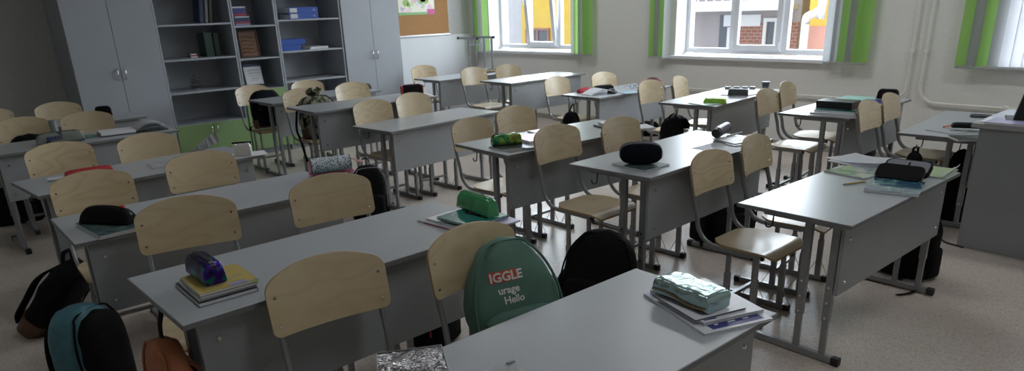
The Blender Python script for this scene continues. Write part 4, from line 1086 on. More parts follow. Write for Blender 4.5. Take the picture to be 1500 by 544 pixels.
for v in (-.28, .22):
    bm = bmesh.new(); pts = []
    for k in range(28):
        a = -.35 + (PI + .5) * k / 27; ca, sa = math.cos(a), math.sin(a)
        pts.append((math.copysign(abs(ca) ** (2 / 2.9), ca) * Lc / 2 * 1.003, v * Wc, Hc / 2 + math.copysign(abs(sa) ** (2 / 2.9), sa) * Hc / 2 * 1.003))
    sweep(bm, pts, circ(.0018, 6), up=(0, 1, 0)); link_mesh('zip', bm, 'grey_cloth', t, smooth=True)
z = H_('K')
sheet('sheet', 'white sheet lying in the middle of the oval case desk', (1070, 226), (1013, 217.5), (1090, 215), z, 'paper_white', 0, .001)
book((1071, 213), (1046, 206.5), (1106, 204), z, .007, 'cv_black', 'black covered notebook below the open white pages', size=(.19, .21)); z += .0078
book((1071.7, 209.7), (1047, 204), (1097, 203), z, .004, 'paper_white', 'open white notebook pages beneath the purple black tube case', size=(.19, .17)); z += .0048
book((1115, 209), (1090, 204), (1131, 205.5), H_('K'), .010, 'cv_white', 'white notebook partly hidden by the darker chair back', size=(.16, .2)) if False else None
t = thing('pencil_case', 'purple grey tube pencil case with black end', 'pencil case', (P(1051, 202, z=z).x, P(1051, 202, z=z).y, z + .001), math.radians(104))
bm = bmesh.new(); sweep(bm, [(-.02 + .20 * k / 12, 0, .032) for k in range(13)], circ(.032, 20), up=(0, 1, 0), scales=[1 - .05 * abs(math.sin(k * .9)) for k in range(13)]); link_mesh('body', bm, plain('purple_grey_satin', (.06, .05, .08), .38, .1, .1, 12), t, smooth=True, auto=50)
bm = bmesh.new(); cyl(bm, (-.045, 0, .031), (-.018, 0, .031), .024, 20, .032); link_mesh('end_panel', bm, 'cv_black', t, smooth=True, auto=40)
stick('pen', 'silver pen pointing away behind the tube pencil case', (1064, 200), (1087, 194.5), z, .005, 'grey_plastic')
# ---- desk R
z = H_('R')
book((1264.6, 262), (1207, 250), (1292, 252), z, .007, 'cv_land', 'textbook with green and grey landscape cover', 'book', 'book')
b_, (L, W, th) = book((1345.7, 286), (1265.3, 277.4), (1359, 268), z, .012, 'cv_sea', 'textbook in clear wrapper with blue and teal cover', 'book', 'book', pages='paper')
bm = bmesh.new()
for k in range(2): bx(bm, (L / 2 - .02 * k - .004, -W / 2 - .002, .003), (L / 2 + .006 - .02 * k, W / 2 * .2, .0135 + .0008 * k))
link_mesh('clear_wrapper', bm, 'glass', b_)
sheet('magazine', 'open white magazine lying at the back of the zip case desk', (1281, 248), (1209, 232), (1306, 236), z + .008, 'paper_white', .018, .01, cat='magazine', seed=1, th=.002)
book((1282, 250), (1212, 235), (1304, 239), z, .0075, 'cv_grey', 'grey magazine tucked below the open white one', 'magazine', 'magazine')
book((1385, 261), (1345, 256), (1399, 247.5), z, .008, 'cv_ltgreen', 'light green notebook at the corner beside the zip case')
sheet('sheet', 'white curled page sticking out of the light green notebook', (1386, 260.5), (1378, 259.5), (1401, 246.5), z + .009, 'paper_white', .02, .004, seed=3)
stick('pencil', 'yellow pencil on the desk beside the landscape textbook', (1234.4, 270.7), (1268, 266), z, .0042, 'pencil_yellow', 'cv_brown', 'pencil', True)
zb = z + .0130
c0 = P(1332, 262, z=zb); t = thing('zip_case', 'black zip case lying open with grey lining', 'pencil case', (c0.x, c0.y, zb), math.radians(50))
def rslab(bm, L, W, H, r, z0=0, n=6, mi=0):
    pts = []
    for cx, cy, a0 in ((L / 2 - r, W / 2 - r, 0), (-L / 2 + r, W / 2 - r, PI / 2), (-L / 2 + r, -W / 2 + r, PI), (L / 2 - r, -W / 2 + r, 3 * PI / 2)):
        for k in range(n + 1): a = a0 + PI / 2 * k / n; pts.append((cx + r * math.cos(a), cy + r * math.sin(a)))
    lo = [bm.verts.new((x, y, z0)) for x, y in pts]; hi = [bm.verts.new((x, y, z0 + H)) for x, y in pts]; m_ = len(pts)
    for k in range(m_): bm.faces.new((lo[k], lo[(k + 1) % m_], hi[(k + 1) % m_], hi[k]))
    bm.faces.new(lo[::-1]); bm.faces.new(hi)
ZA = math.atan2((P(1346, 266, z=zb) - P(1283, 258, z=zb)).y, (P(1346, 266, z=zb) - P(1283, 258, z=zb)).x); t.rotation_euler.z = ZA
t.location = (P(1328, 256, z=zb).x, P(1328, 256, z=zb).y, zb)
bm = bmesh.new(); rslab(bm, .205, .115, .022, .03); link_mesh('case_half', bm, 'black_cloth', t)
bm = bmesh.new(); rslab(bm, .188, .098, .0015, .024, .0222); link_mesh('lining', bm, 'grey_cloth', t)
bm = bmesh.new(); bx(bm, (.0, -.045, .0238), (.008, .03, .027), 0, .001); link_mesh('elastic_loop', bm, 'black_cloth', t)
bm = bmesh.new(); rslab(bm, .205, .10, .02, .03, -.01); o = link_mesh('case_half', bm, 'black_cloth', t); o.location = (-.01, -.085, .022); o.rotation_euler = (math.radians(32), 0, 0)
for ch in list(t.children):
    if ch is not o: ch.rotation_euler = (math.radians(24), 0, 0); ch.location.z = .022
bm = bmesh.new(); pts = []
for cx, cy, a0 in ((.0725, .02, 0), (-.0725, .02, PI / 2), (-.0725, -.02, PI), (.0725, -.02, 3 * PI / 2)):
    for k in range(7): a = a0 + PI / 2 * k / 6; pts.append((cx + .031 * math.cos(a), cy + .031 * math.sin(a), 0))
pts.append(pts[0]); sweep(bm, pts, circ(.0018, 5), up=(0, 0, 1), close=False); link_mesh('zip', bm, 'gold_zip', o)
# ---- desk S
z = H_('S')
book((1247, 172), (1189, 169), (1253, 165), z, .010, 'cv_grey', 'grey book lowest of the pile under the black box', 'book', 'book', size=(.31, .22)); z += .0108
book((1246, 169), (1190, 165.5), (1252, 161), z, .012, 'cv_white', 'white book, second lowest under the black box', 'book', 'book', size=(.30, .21)); z += .0128
book((1247, 165), (1195, 161.5), (1252, 158), z, .012, 'cv_teal', 'teal textbook, third from the bottom under the black box', 'book', 'book', size=(.27, .2)); z += .0128
book((1246, 162), (1196, 159), (1252, 155), z, .006, 'cv_ltblue', 'pale blue notebook directly below the black box', size=(.26, .19)); z += .0068
t = thing('box', 'flat black box on top of the book pile', 'box', (P(1227, 157.5, z=z).x, P(1227, 157.5, z=z).y, z), DESKS['S'][2] + .05)
link_mesh('tray', box_bm((-.12, -.085, 0), (.12, .085, .03), .002), 'cv_black', t); link_mesh('lid', box_bm((-.122, -.087, .018), (.122, .087, .05), .003), 'cv_black', t)
z = H_('S')
book((1262, 150), (1226, 148), (1268, 142), z, .005, 'cv_mint', 'mint green notebook behind the black box', size=(.25, .36))
book((1288, 152), (1258, 150), (1290, 146), z, .006, 'cv_blue', 'navy blue folder between mint notebook and small black bag', 'folder', 'folder', size=(.18, .2))
pouch('pencil_case', 'small black bag on the desk, peeking above the chair back', None, None, None, z, .075, 'black_cloth', 'cv_black', dims=(.15, .07), loc=P(1300, 145, z=z), ang=math.radians(5), topf=.8, qs=5, pe=8, seed=15)
# ---- desk Q
z = H_('Q')
t, _ = book((1391, 198), (1346, 191), (1400, 188), z, .006, 'cv_grey', 'clear grey plastic pouch on the low desk', 'plastic_pouch', 'pouch', size=(.2, .15)) 
stick('pen', 'orange pen resting on the clear plastic pouch', (1381, 186.5), (1400, 182.4), z + .008, .006, plain('orange_plastic', (.65, .13, .04), .4), 'cv_red')
book((1405, 204), (1390, 198), (1438, 198), z, .020, 'cv_black', 'black organiser with white page edge on the low desk', 'organiser', 'notebook', size=(.13, .2), hard=True)
pouch('pencil_case', 'flat black pencil case lying over the organiser', None, None, None, z + .021, .032, 'black_cloth', 'cv_black', dims=(.20, .10), loc=P(1418, 192, z=z), ang=math.radians(20), topf=.8, qs=5, pe=8, seed=16)
pouch('phone_case', 'small black case at the far end of the low desk', None, None, None, z, .02, 'cv_dark', 'cv_black', dims=(.14, .08), loc=P(1437, 172, z=z), ang=math.radians(20), topf=.9, qs=6, pe=10, seed=17, cat='case')
# ---- desk O
z = H_('O')
book((1028, 155), (1003, 151), (1042, 146), z, .007, 'cv_mint', 'mint green notebook next to the lime case', size=(.2, .22))
pouch('pencil_case', 'lime green pencil case on the desk below the middle window', None, None, None, z, .045, 'lime', 'lime', dims=(.17, .07), loc=P(1047, 152, z=z), ang=math.radians(20), topf=.85, qs=5, pe=10, seed=18, wr=.002)
book((1085, 142.5), (1045, 139), (1090, 132), z, .008, 'cv_white', 'white notebook under the long black case', size=(.22, .3))
pouch('pencil_case', 'long black pencil case on the desk below the middle window', None, None, None, z + .0085, .055, 'cv_dark', 'cv_black', dims=(.16, .07), loc=P(1081, 141, z=z), ang=math.radians(18), topf=.9, qs=5, pe=12, seed=19)
sheet('sheet', 'white papers spread at the far end of the lime case desk', (1130, 138), (1094, 136), (1142, 132), z, 'paper_white', .005, .003)
for k, px in enumerate((1066, 1079, 1091, 1102)):
    c = P(px, 130.5, z=z); bm = bmesh.new(); rslab(bm, .05, .035, .022, .008)
    bm2 = None; o = link_mesh('eraser', bm, 'grey_plastic', None); o.location = (c.x, c.y, z + .0005); o.rotation_euler = (0, 0, .1)
    tag(o, 'small grey block in the row at the wall end of the lime case desk', 'eraser', 'grey blocks in a row on the desk')
t = thing('cup', 'small dark cup at the far corner of the lime case desk', 'cup', (P(1121, 131.5, z=z).x, P(1121, 131.5, z=z).y, z), 0)
bm = bmesh.new(); cyl(bm, (0, 0, 0), (0, 0, .07), .024, 18, .034); link_mesh('body', bm, 'cv_dark', t, smooth=True, auto=40)
bm = bmesh.new(); sweep(bm, [(.034 * math.cos(a * PI / 10), .034 * math.sin(a * PI / 10), .07) for a in range(21)], circ(.002, 6), up=(0, 0, 1), close=False); link_mesh('rim', bm, 'cv_grey', t, smooth=True)
# ---- desk N
z = H_('N')
pouch('pencil_case', 'dark red pencil case under the edge of the open notebook', None, None, None, z, .05, 'cv_red', 'cv_red', dims=(.15, .09), loc=P(856, 136, z=z), ang=math.radians(75), topf=.6, qs=3, pe=5, seed=20)
t = thing('open_notebook', 'open white notebook leaning on the dark red case', 'notebook', (P(878, 138, z=z).x, P(878, 138, z=z).y, z), math.radians(70))
for s in (-1, 1):
    bm = bmesh.new(); g = []
    for i in range(n + 1):
        q = i / n; g.append([bm.verts.new((s * .15 * q, v, .05 * (1 - q) ** 1.2 + .006 + .012 * math.sin(PI * q))) for v in (-.10, .10)])
    for i in range(n): bm.faces.new((g[i][0], g[i + 1][0], g[i + 1][1], g[i][1]))
    bmesh.ops.solidify(bm, geom=bm.faces[:], thickness=.004); link_mesh('pages', bm, 'paper_white', t, smooth=True, auto=50)
pouch('pencil_case', 'long black pencil case behind the open white notebook', None, None, None, z, .05, 'black_cloth', 'cv_black', dims=(.22, .07), loc=P(884, 132, z=z), ang=math.radians(70), topf=.8, qs=4, pe=8, seed=21)
pouch('pencil_case', 'round dark purse beside the open white notebook', None, None, None, z, .045, 'cv_dark', 'cv_grey', dims=(.09, .08), loc=P(897, 137, z=z), ang=0.3, topf=.7, qs=2.6, pe=3, seed=22, cat='purse')
book((916, 137.5), (903, 135), (925, 132), z, .006, 'cv_ltblue', 'pale blue notebook beside the round dark purse', size=(.16, .2))
t = thing('spectacles', 'dark framed spectacles lying behind the pale blue notebook', 'glasses', (P(930, 130, z=z).x, P(930, 130, z=z).y, z + .004), math.radians(70))
for s in (-1, 1):
    bm = bmesh.new(); sweep(bm, [(s * .033 + .025 * math.cos(a * PI / 10), 0, .022 + .02 * math.sin(a * PI / 10)) for a in range(21)], circ(.002, 6), up=(0, 1, 0), close=False); link_mesh('rim', bm, 'cv_blue', t, smooth=True)
    bm = bmesh.new(); sweep(bm, smoothpath([(s * .06, 0, .028), (s * .062, .06, .026), (s * .06, .12, .008)], 4), circ(.002, 6), up=(0, 0, 1)); link_mesh('temple', bm, 'cv_blue', t, smooth=True)
c = P(957, 128, z=z)
t = thing('knitted_hat', 'maroon knitted hat on the desk, peeking over a chair back', 'hat', (c.x, c.y, z), .4)
bm = bmesh.new(); rings = []
for i in range(9):
    a = i / 8 * PI / 2; r = .095 * math.cos(a) ** .8 if i < 8 else .004; rings.append([bm.verts.new((r * 1.15 * math.cos(q * PI / 10), r * math.sin(q * PI / 10), .105 * math.sin(a))) for q in range(20)])
for r0, r1 in zip(rings, rings[1:]):
    for k in range(20): bm.faces.new((r0[k], r0[(k + 1) % 20], r1[(k + 1) % 20], r1[k]))
bm.faces.new(rings[0][::-1]); bm.faces.new(rings[-1]); link_mesh('crown_part', bm, 'maroon_cloth', t, smooth=True, auto=60)
bm = bmesh.new(); sweep(bm, [(.112 * math.cos(a * PI / 12), .098 * math.sin(a * PI / 12), .013) for a in range(25)], circ(.012, 8), up=(0, 0, 1), close=False); link_mesh('cuff', bm, 'maroon_cloth', t, smooth=True)

# ================================================================ backpacks
def bag_ring(z, H, W, D, ztop, qw=3.2, topr=2.3, base_in=.06):
    """half-width, half-depth at height z"""
    if z > ztop:
        s = (z - ztop) / (H - ztop); k = max(0.0, 1 - s ** topr) ** (1 / topr)
    else: k = 1 - base_in * (1 - z / ztop) ** 2
    return W / 2 * max(k, .03), D / 2 * (max(k, .05) ** .55)
def bag_body(H, W, D, ztop=.62, slump=0, wr=.004, seed=0, qd=3.0, n=26, m=40, tx=.18, topr=2.3):
    bm = bmesh.new(); rings = []; off = Vector((seed * 7.3, seed * 3.1, seed))
    for i in range(n + 1):
        s = i / n; z = H * (1 - (1 - s) ** 1.25) if s > .5 else H * (1 - .5 ** 1.25) * s / .5
        z = H * s
        hw, hd = bag_ring(z, H, W, D, ztop * H, 3.2, topr)
        if i == 0: hw *= .93; hd *= .9
        taper = 1 - tx * s
        ring = []
        for k in range(m):
            a = 2 * PI * k / m; ca, sa = math.cos(a), math.sin(a)
            x = math.copysign(abs(ca) ** (2 / qd), ca) * hd; y = math.copysign(abs(sa) ** (2 / qd), sa) * hw
            if x > 0: x *= taper
            p_ = Vector((x, y, z))
            if wr: p_ += (noise.noise_vector(p_ * 11 + off) * wr + noise.noise_vector(p_ * 27 + off) * wr * .5) * min(1, s * 6)
            ring.append(bm.verts.new(p_))
        rings.append(ring)
    for r0, r1 in zip(rings, rings[1:]):
        for k in range(m): bm.faces.new((r0[k], r0[(k + 1) % m], r1[(k + 1) % m], r1[k]))
    bm.faces.new(rings[0][::-1]); bm.faces.new(rings[-1])
    return bm
def backpack(label, loc, rz, H=.42, W=.30, D=.17, body='black_cloth', pocket=None, bottom=None, straps='black_cloth', tilt=0, roll=0, seed=0, wr=.004, piping='black_cloth', name='backpack', group=None, pocket_h=.48, side=None, cat='backpack', strap_out=.05, ztop=.62, loose=(), handle=True, topr=2.3):
    t = thing(name, label, cat, loc, 0, group)
    t.rotation_euler = (Matrix.Rotation(rz, 4, 'Z') @ Matrix.Rotation(tilt, 4, 'Y') @ Matrix.Rotation(roll, 4, 'X')).to_euler()
    link_mesh('main_compartment', bag_body(H, W, D, ztop, 0, wr, seed, topr=topr), body, t, smooth=True, auto=65)
    pb = bag_body(H * pocket_h, W * .80, D * .55, .72, 0, wr * .7, seed + 1); o = link_mesh('front_pocket', pb, pocket or body, t, smooth=True, auto=65); o.location = (D / 2 - D * .12, 0, .015)
    bm = bmesh.new(); pts = []
    for k in range(25):   # the zip arch over the front panel
        u = -1 + 2 * k / 24; s = 1 - abs(u); z = H * (.28 + .70 * min(1, s * 1.9) ** .8) if s < .53 else H * .98
    zs = [H * (.25 + .71 * k / 14) for k in range(15)]
    L1 = []
    for z in zs:
        hw, hd = bag_ring(z, H, W, D, ztop * H, 3.2, topr); f = 1 - .18 * z / H
        L1.append((hd * .80 * f, hw * .965, z))
    pts = [(x, -y, z) for x, y, z in L1] + [(x, y, z) for x, y, z in L1[::-1]]
    sweep(bm, smoothpath(pts, 2), circ(.0045, 6), up=(1, 0, .01)); link_mesh('zip', bm, piping, t, smooth=True)
    for s in (-1, 1):
        bm = bmesh.new(); y = s * W * .22
        pts = [(-D / 2 + .03, y * .4, H * .84), (-D / 2 - .006, y * .7, H * .80), (-D / 2 - strap_out, y, H * .62), (-D / 2 - strap_out * .8, y * 1.15, H * .36), (-D / 2 - .012, y * 1.4, H * .14), (-D / 2 + .015, y * 1.45, H * .07)]
        sweep(bm, smoothpath(pts, 5), [(.026, .005), (.026, -.005), (-.026, -.005), (-.026, .005)], up=(0, 1, 0)); link_mesh('shoulder_strap', bm, straps, t, smooth=True, auto=50)
    hz = .018
    if handle:
        bm = bmesh.new(); sweep(bm, smoothpath([(-D / 2 + .03, -.03, H * .935), (-D / 2 + .0, -.026, H + hz), (-D / 2 - .0, 0, H + hz * 1.6), (-D / 2 + .0, .026, H + hz), (-D / 2 + .03, .03, H * .935)], 5), [(.009, .003), (.009, -.003), (-.009, -.003), (-.009, .003)], up=(1, 0, 0)); link_mesh('grab_handle', bm, straps, t, smooth=True, auto=50)
    if bottom:
        b_ = bag_body(H * .24, W * 1.02, D * 1.03, .98, 0, .001, seed, tx=.03); link_mesh('base_panel', b_, bottom, t, smooth=True, auto=65)
    if side:
        for s in (-1, 1):
            b_ = bag_body(H * .42, D * .62, .05, .8, 0, .002, seed + 3); o = link_mesh('side_pocket', b_, side, t, smooth=True, auto=65); o.location = (0, s * (W / 2 - .008), .02); o.rotation_euler = (0, 0, PI / 2)
    for pts in loose:
        bm = bmesh.new(); sweep(bm, smoothpath(pts, 5), [(.010, .0015), (.010, -.0015), (-.010, -.0015), (-.010, .0015)], up=(0, 1, .2)); link_mesh('loose_strap', bm, straps, t, smooth=True, auto=50)
    return t

# green backpack on chair B2
gx_, gy_, gs_ = CHAIRS['B2'][0], CHAIRS['B2'][1], CHAIRS['B2'][3]
gb = backpack('sage green backpack with white and red lettering leaning on a chair back', (-1.445, 1.378, gs_ - .012), -.34, .40, .31, .16, 'green_cloth', 'green_cloth', None, 'green_cloth_dark', -.28, .03, 31, .009, 'green_cloth_dark', pocket_h=.40, handle=False, strap_out=.008, ztop=.40, topr=1.9)
bpy.context.view_layer.update()
mc = [c for c in gb.children if c.name.startswith('main_compartment')][0]
_bv = bmesh.new(); _bv.from_mesh(mc.data); BV = BVHTree.FromBMesh(_bv); _bv.free()
def wrap_text(parent, name, s, size, y0, z0, mat, bold, lift=.0012, slope=0):
    bm = text_mesh(s, size, .0002, bold); bmesh.ops.subdivide_edges(bm, edges=[e for e in bm.edges if e.calc_length() > .008], cuts=2)
    for v in bm.verts:
        ly, lz = y0 + v.co.x, z0 + v.co.y + slope * v.co.x
        h = BV.ray_cast(Vector((.4, ly, lz)), Vector((-1, 0, 0)))[0]
        v.co = Vector(((h.x if h else .05) + lift + v.co.z, ly, lz))
    return link_mesh(name, bm, mat, parent)
bm = bmesh.new(); ny_, nz_ = 12, 6; g = []
for i in range(ny_ + 1):
    r = []
    for j in range(nz_ + 1):
        ly, lz = -.088 + .092 * i / ny_, .262 + .036 * j / nz_; h = BV.ray_cast(Vector((.4, ly, lz)), Vector((-1, 0, 0)))[0]
        r.append(bm.verts.new((h.x + .0008, ly, lz)))
    g.append(r)
for i in range(ny_):
    for j in range(nz_): bm.faces.new((g[i][j], g[i + 1][j], g[i + 1][j + 1], g[i][j + 1]))
link_mesh('red_patch', bm, 'print_red', gb, smooth=True)
wrap_text(gb, 'lettering', 'IGGLE', .040, -.086, .266, 'print_white', .0012, .0022)
wrap_text(gb, 'lettering', 'urage', .032, -.066, .226, 'print_white', .0008)
wrap_text(gb, 'lettering', 'Hello', .032, -.054, .194, 'print_white', .0008)

backpack('big black backpack on the floor beside the nearest desk', (-2.02, 2.41, .0), math.radians(-66), .475, .36, .19, tilt=-.08, roll=-.16, seed=2, wr=.006, handle=False, ztop=.45, side='black_cloth', loose=[((-.05, -.15, .12), (-.02, -.22, .06), (.0, -.26, .02), (.02, -.3, .006))])
backpack('teal and black backpack on the floor at the left edge', (-2.92, .43, .0), math.radians(34), .47, .25, .20, 'teal_cloth', 'black_cloth', None, 'black_cloth', tilt=.0, seed=3, handle=False, wr=.006, strap_out=.02, pocket_h=.93, side='black_cloth')
backpack('black bag with brown leather bottom slumped on the floor', (-4.05, .42, .01), math.radians(40), .46, .26, .16, 'black_cloth', None, 'brown_leather', tilt=.72, seed=4, wr=.008, strap_out=.03)
backpack('black backpack with pale piping standing behind the grained chair', (-4.40, 2.66, .0), math.radians(-25), .42, .25, .20, 'black_cloth', None, None, seed=5, piping='grey_cloth', side='black_cloth')
backpack('black backpack with red trim under the shiny green case desk', (-2.42, 1.74, .0), math.radians(20), .34, .27, .16, 'black_cloth', None, None, seed=6, piping='red_cloth')
backpack('black backpack between the leftmost desks, under the camouflage case desk', (-6.53, .74, .0), math.radians(-10), .30, .34, .12, seed=7, side='black_cloth') 
backpack('black backpack in shade between two left desks, beside desk legs', (-5.05, .86, .0), math.radians(-60), .30, .26, .16, seed=8) if False else None
backpack('navy backpack with brown base sitting on a chair', (-6.735, 3.0, .425), math.radians(-8), .375, .30, .15, 'navy_cloth', 'navy_cloth', 'brown_leather', tilt=-.14, seed=9, handle=False, strap_out=.008, loose=[((-.02, -.14, .03), (.0, -.18, .025), (.03, -.20, -.01))])
cb = backpack('camouflage backpack sitting on a chair with dangling strap', (-5.64, 2.975, .452), math.radians(-8), .37, .32, .16, 'camo', 'camo', 'brown_leather', tilt=-.14, seed=10, handle=False, strap_out=.008, wr=.012, loose=[((-.04, -.15, .30), (-.02, -.20, .10), (.0, -.19, .0), (.03, -.185, -.12), (.05, -.18, -.2))])
bm = bmesh.new()
for k in range(9):
    a = k * 2 * PI / 9; cyl(bm, (.0 + .01 * math.cos(a), .012 * math.sin(a), .35), (.03 * math.cos(a), .055 * math.sin(a), .40 + .012 * (k % 3)), .012, 6, .026)
link_mesh('gathered_top', bm, 'camo', cb, smooth=True, auto=40)
backpack('black backpack with straps on the floor under the zip case desk', (-1.13, 4.09, .0), math.radians(-100), .40, .34, .18, seed=11, side='black_cloth', loose=[((.02, .15, .10), (.10, .17, .05), (.18, .18, .012), (.27, .20, .006), (.36, .17, .006)), ((.02, .05, .08), (.12, .06, .015), (.22, .12, .006))])
backpack('large black backpack on the floor behind the glossy seat chair', (-2.20, 3.98, .0), math.radians(-20), .36, .44, .20, seed=12, side='black_cloth', loose=[((.05, -.2, .25), (.1, -.25, .15), (.12, -.27, .05), (.14, -.28, .02))])
backpack('black backpack standing under the low desk by the teacher desk', (-1.215, 5.31, .0), math.radians(-80), .50, .15, .17, seed=13)
backpack('black backpack under the black box desk, beyond its panel', (-2.02, 5.72, .0), math.radians(10), .40, .34, .18, seed=14)
backpack('black backpack on the floor between scuffed chair and lime case desk', (-2.70, 4.96, .0), math.radians(-30), .34, .22, .15, seed=15)
backpack('dark bag lying in front of the window wall, beside another', (-4.80, 6.78, .0), math.radians(-60), .17, .24, .13, seed=16, tilt=.35)
backpack('dark bag with white marks on the floor behind the black hanging bag', (-4.42, 6.80, .0), math.radians(-60), .19, .24, .13, seed=17, piping='grey_cloth')
pouch('soft_bag', 'soft black bag sitting on the chair in front of the mint notebook', None, None, None, CHAIRS['O1'][3], .12, 'black_cloth', 'cv_black', dims=(.22, .17), loc=(-3.36, 5.13, 0), ang=1.2, topf=.6, wr=.01, qs=2.6, pe=3, seed=23, cat='bag')
pouch('soft_bag', 'soft black bag on the chair behind the camouflage pencil case', None, None, None, CHAIRS['E1'][3] + .0, .31, 'black_cloth', 'cv_black', dims=(.30, .20), loc=(-6.13, .88, 0), ang=1.5, topf=.7, wr=.01, qs=2.6, pe=3, seed=24, cat='bag')
# orange bag hanging from the end of desk A
t = backpack('orange brown backpack hanging at the sequin case desk end', (-1.965, .465, .235), math.radians(-90), .40, .25, .10, 'orange_cloth', 'orange_cloth', None, 'orange_cloth', seed=18, handle=False, wr=.010, strap_out=.02, piping='orange_cloth')
bm = bmesh.new(); sweep(bm, smoothpath([(0, .0, .38), (-.01, -.03, .43), (-.03, -.06, .465)], 4), [(.012, .002), (.012, -.002), (-.012, -.002), (-.012, .002)], up=(0, 1, 0)); link_mesh('hanging_loop', bm, 'black_cloth', t)
def hanging_bag(label, c, W, H, D, hook, seed=0, rz=0):
    t = thing('shoe_bag', label, 'bag', c, rz)
    link_mesh('body', bag_body(H, W, D, .45, 0, .008, seed, 2.4, 18, 28), 'black_cloth', t, smooth=True, auto=70)
    hk = Vector(hook) - Vector(c); hk.rotate(Matrix.Rotation(-rz, 3, 'Z'))
    bm = bmesh.new()
    for s in (-1, 1): sweep(bm, smoothpath([(0, s * W * .16, H * .88), (hk.x * .4, s * W * .13, H * 1.05), (hk.x, hk.y + s * .006, hk.z)], 4), [(.007, .0015), (.007, -.0015), (-.007, -.0015), (-.007, .0015)], up=(0, 1, .1))
    link_mesh('cord', bm, 'black_cloth', t)
    return t
def hook_of(k, s=-1):
    p_ = DL(k, -.125, s * .535 + s * .024); p_.z = H_(k) - .09; return p_
for k, lab, dz, W, H, sd in (('N', 'black drawstring bag hanging from the dark red case desk', .27, .19, .20, 1), ('O', 'black drawstring bag hanging from the lime case desk', .29, .20, .26, 2), ('Q', 'narrow dark bag hanging from the low desk', .24, .10, .22, 3)):
    h = hook_of(k); hanging_bag(lab, (h.x, h.y - .03, h.z - dz - .0), W, H, .09, h, sd, PI / 2 + .2)

# ===================================================== on the open shelves
def xs(px, py, x=-7.80): return P(px, py, x=x)
def upright(label, px, shelf_z, H, T_, D, mat, lean=0, name='book', cat='book', x=-7.86, group=None, xoff=0):
    y = P(px, 60, x=x).y if isinstance(px, (int, float)) else px[0]
    t = thing(name, label, cat, (x, y, shelf_z + abs(math.sin(lean)) * T_ / 2 + .0008), 0, group); t.rotation_euler = (lean, 0, 0)
    link_mesh('page_block', box_bm((-D / 2 + .004, -T_ / 2 + .003, .003), (D / 2 - .004, T_ / 2 - .003, H - .003)), 'paper', t)
    bm = bmesh.new(); bx(bm, (-D / 2, -T_ / 2, 0), (D / 2, -T_ / 2 + .003, H)); bx(bm, (-D / 2, T_ / 2 - .003, 0), (D / 2, T_ / 2, H)); bx(bm, (D / 2 - .003, -T_ / 2, 0), (D / 2, T_ / 2, H), 0, .001)
    link_mesh('cover', bm, mat, t); return t
M['cv_navy'] = plain('cover_navy', (.03, .05, .13), .4); M['cv_dkgreen'] = plain('cover_dark_green', (.02, .055, .035), .4); M['cv_olive'] = plain('cover_olive', (.13, .13, .09), .4)
s1 = 1.435
upright('navy book leaning on the top visible shelf beside the divider', (2.90,), s1, .24, .045, .17, 'cv_navy', -.13)
upright('grey blue book leaning in the middle of the small trio', (2.952,), s1, .235, .03, .17, 'cv_grey', -.13)
upright('olive book leaning last in the small trio', (2.995,), s1, .23, .03, .17, 'cv_olive', -.13)
s2 = 1.095
upright('thick dark green binder on the shelf below the leaning books', (2.93,), s2, .245, .085, .2, 'cv_dkgreen', name='binder', cat='binder')
upright('second dark green binder with pale edge beside the thick one', (3.01,), s2, .24, .05, .2, 'cv_dkgreen', name='binder', cat='binder')
t = thing('figurine', 'small dark box model with red and white stripes on a shelf', 'figurine', (-7.80, 2.75, s2 + .0008), 0)
link_mesh('body', box_bm((-.02, -.045, 0), (.02, -.025, .065), .003), 'cv_dark', t); link_mesh('striped_base', box_bm((-.02, -.025, .012), (.02, .045, .026), .002), 'cv_red', t); link_mesh('white_stripe', box_bm((-.021, -.025, 0), (.021, .046, .012)), 'paper_white', t); link_mesh('white_stripe', box_bm((-.018, -.02, .026), (.018, .04, .038)), 'paper_white', t)
t = thing('model_ship', 'small dark model ship on its stand in the wide left bookcase', 'model', (-7.80, 2.73, .7658), 0)
bm = bmesh.new(); rings = []
for i in range(11):
    s = -1 + 2 * i / 10; w_ = .018 * (1 - abs(s) ** 2.5) + .001; d_ = .03 * (1 - abs(s) ** 3) + .004
    rings.append([bm.verts.new((w_ * math.cos(a), s * .065, .045 - d_ * math.sin(a) * 1.0 if math.sin(a) > 0 else .045 + .002)) for a in [PI * q / 6 for q in range(7)] + [PI * 1.5]])
for r0, r1 in zip(rings, rings[1:]):
    for k in range(8): bm.faces.new((r0[k], r0[(k + 1) % 8], r1[(k + 1) % 8], r1[k]))
bm.faces.new(rings[0][::-1]); bm.faces.new(rings[-1]); link_mesh('hull', bm, 'cv_dark', t, smooth=True, auto=40)
for yy, hh in ((-.03, .09), (.0, .12), (.032, .09)):
    bm = bmesh.new(); cyl(bm, (0, yy, .04), (0, yy, .04 + hh), .002, 6); link_mesh('mast', bm, 'cv_brown', t)
    bm = bmesh.new(); bx(bm, (-.001, yy - .02, .055), (.001, yy + .016, .05 + hh * .55)); bx(bm, (-.001, yy - .014, .055 + hh * .55), (.001, yy + .012, .04 + hh * .95)); link_mesh('sail', bm, 'cv_dark', t)
bm = bmesh.new(); bx(bm, (-.015, -.03, 0), (.015, .03, .006), 0, .002); cyl(bm, (0, -.02, .006), (0, -.02, .03), .003, 6); cyl(bm, (0, .02, .006), (0, .02, .03), .003, 6); link_mesh('stand', bm, 'cv_grey', t)
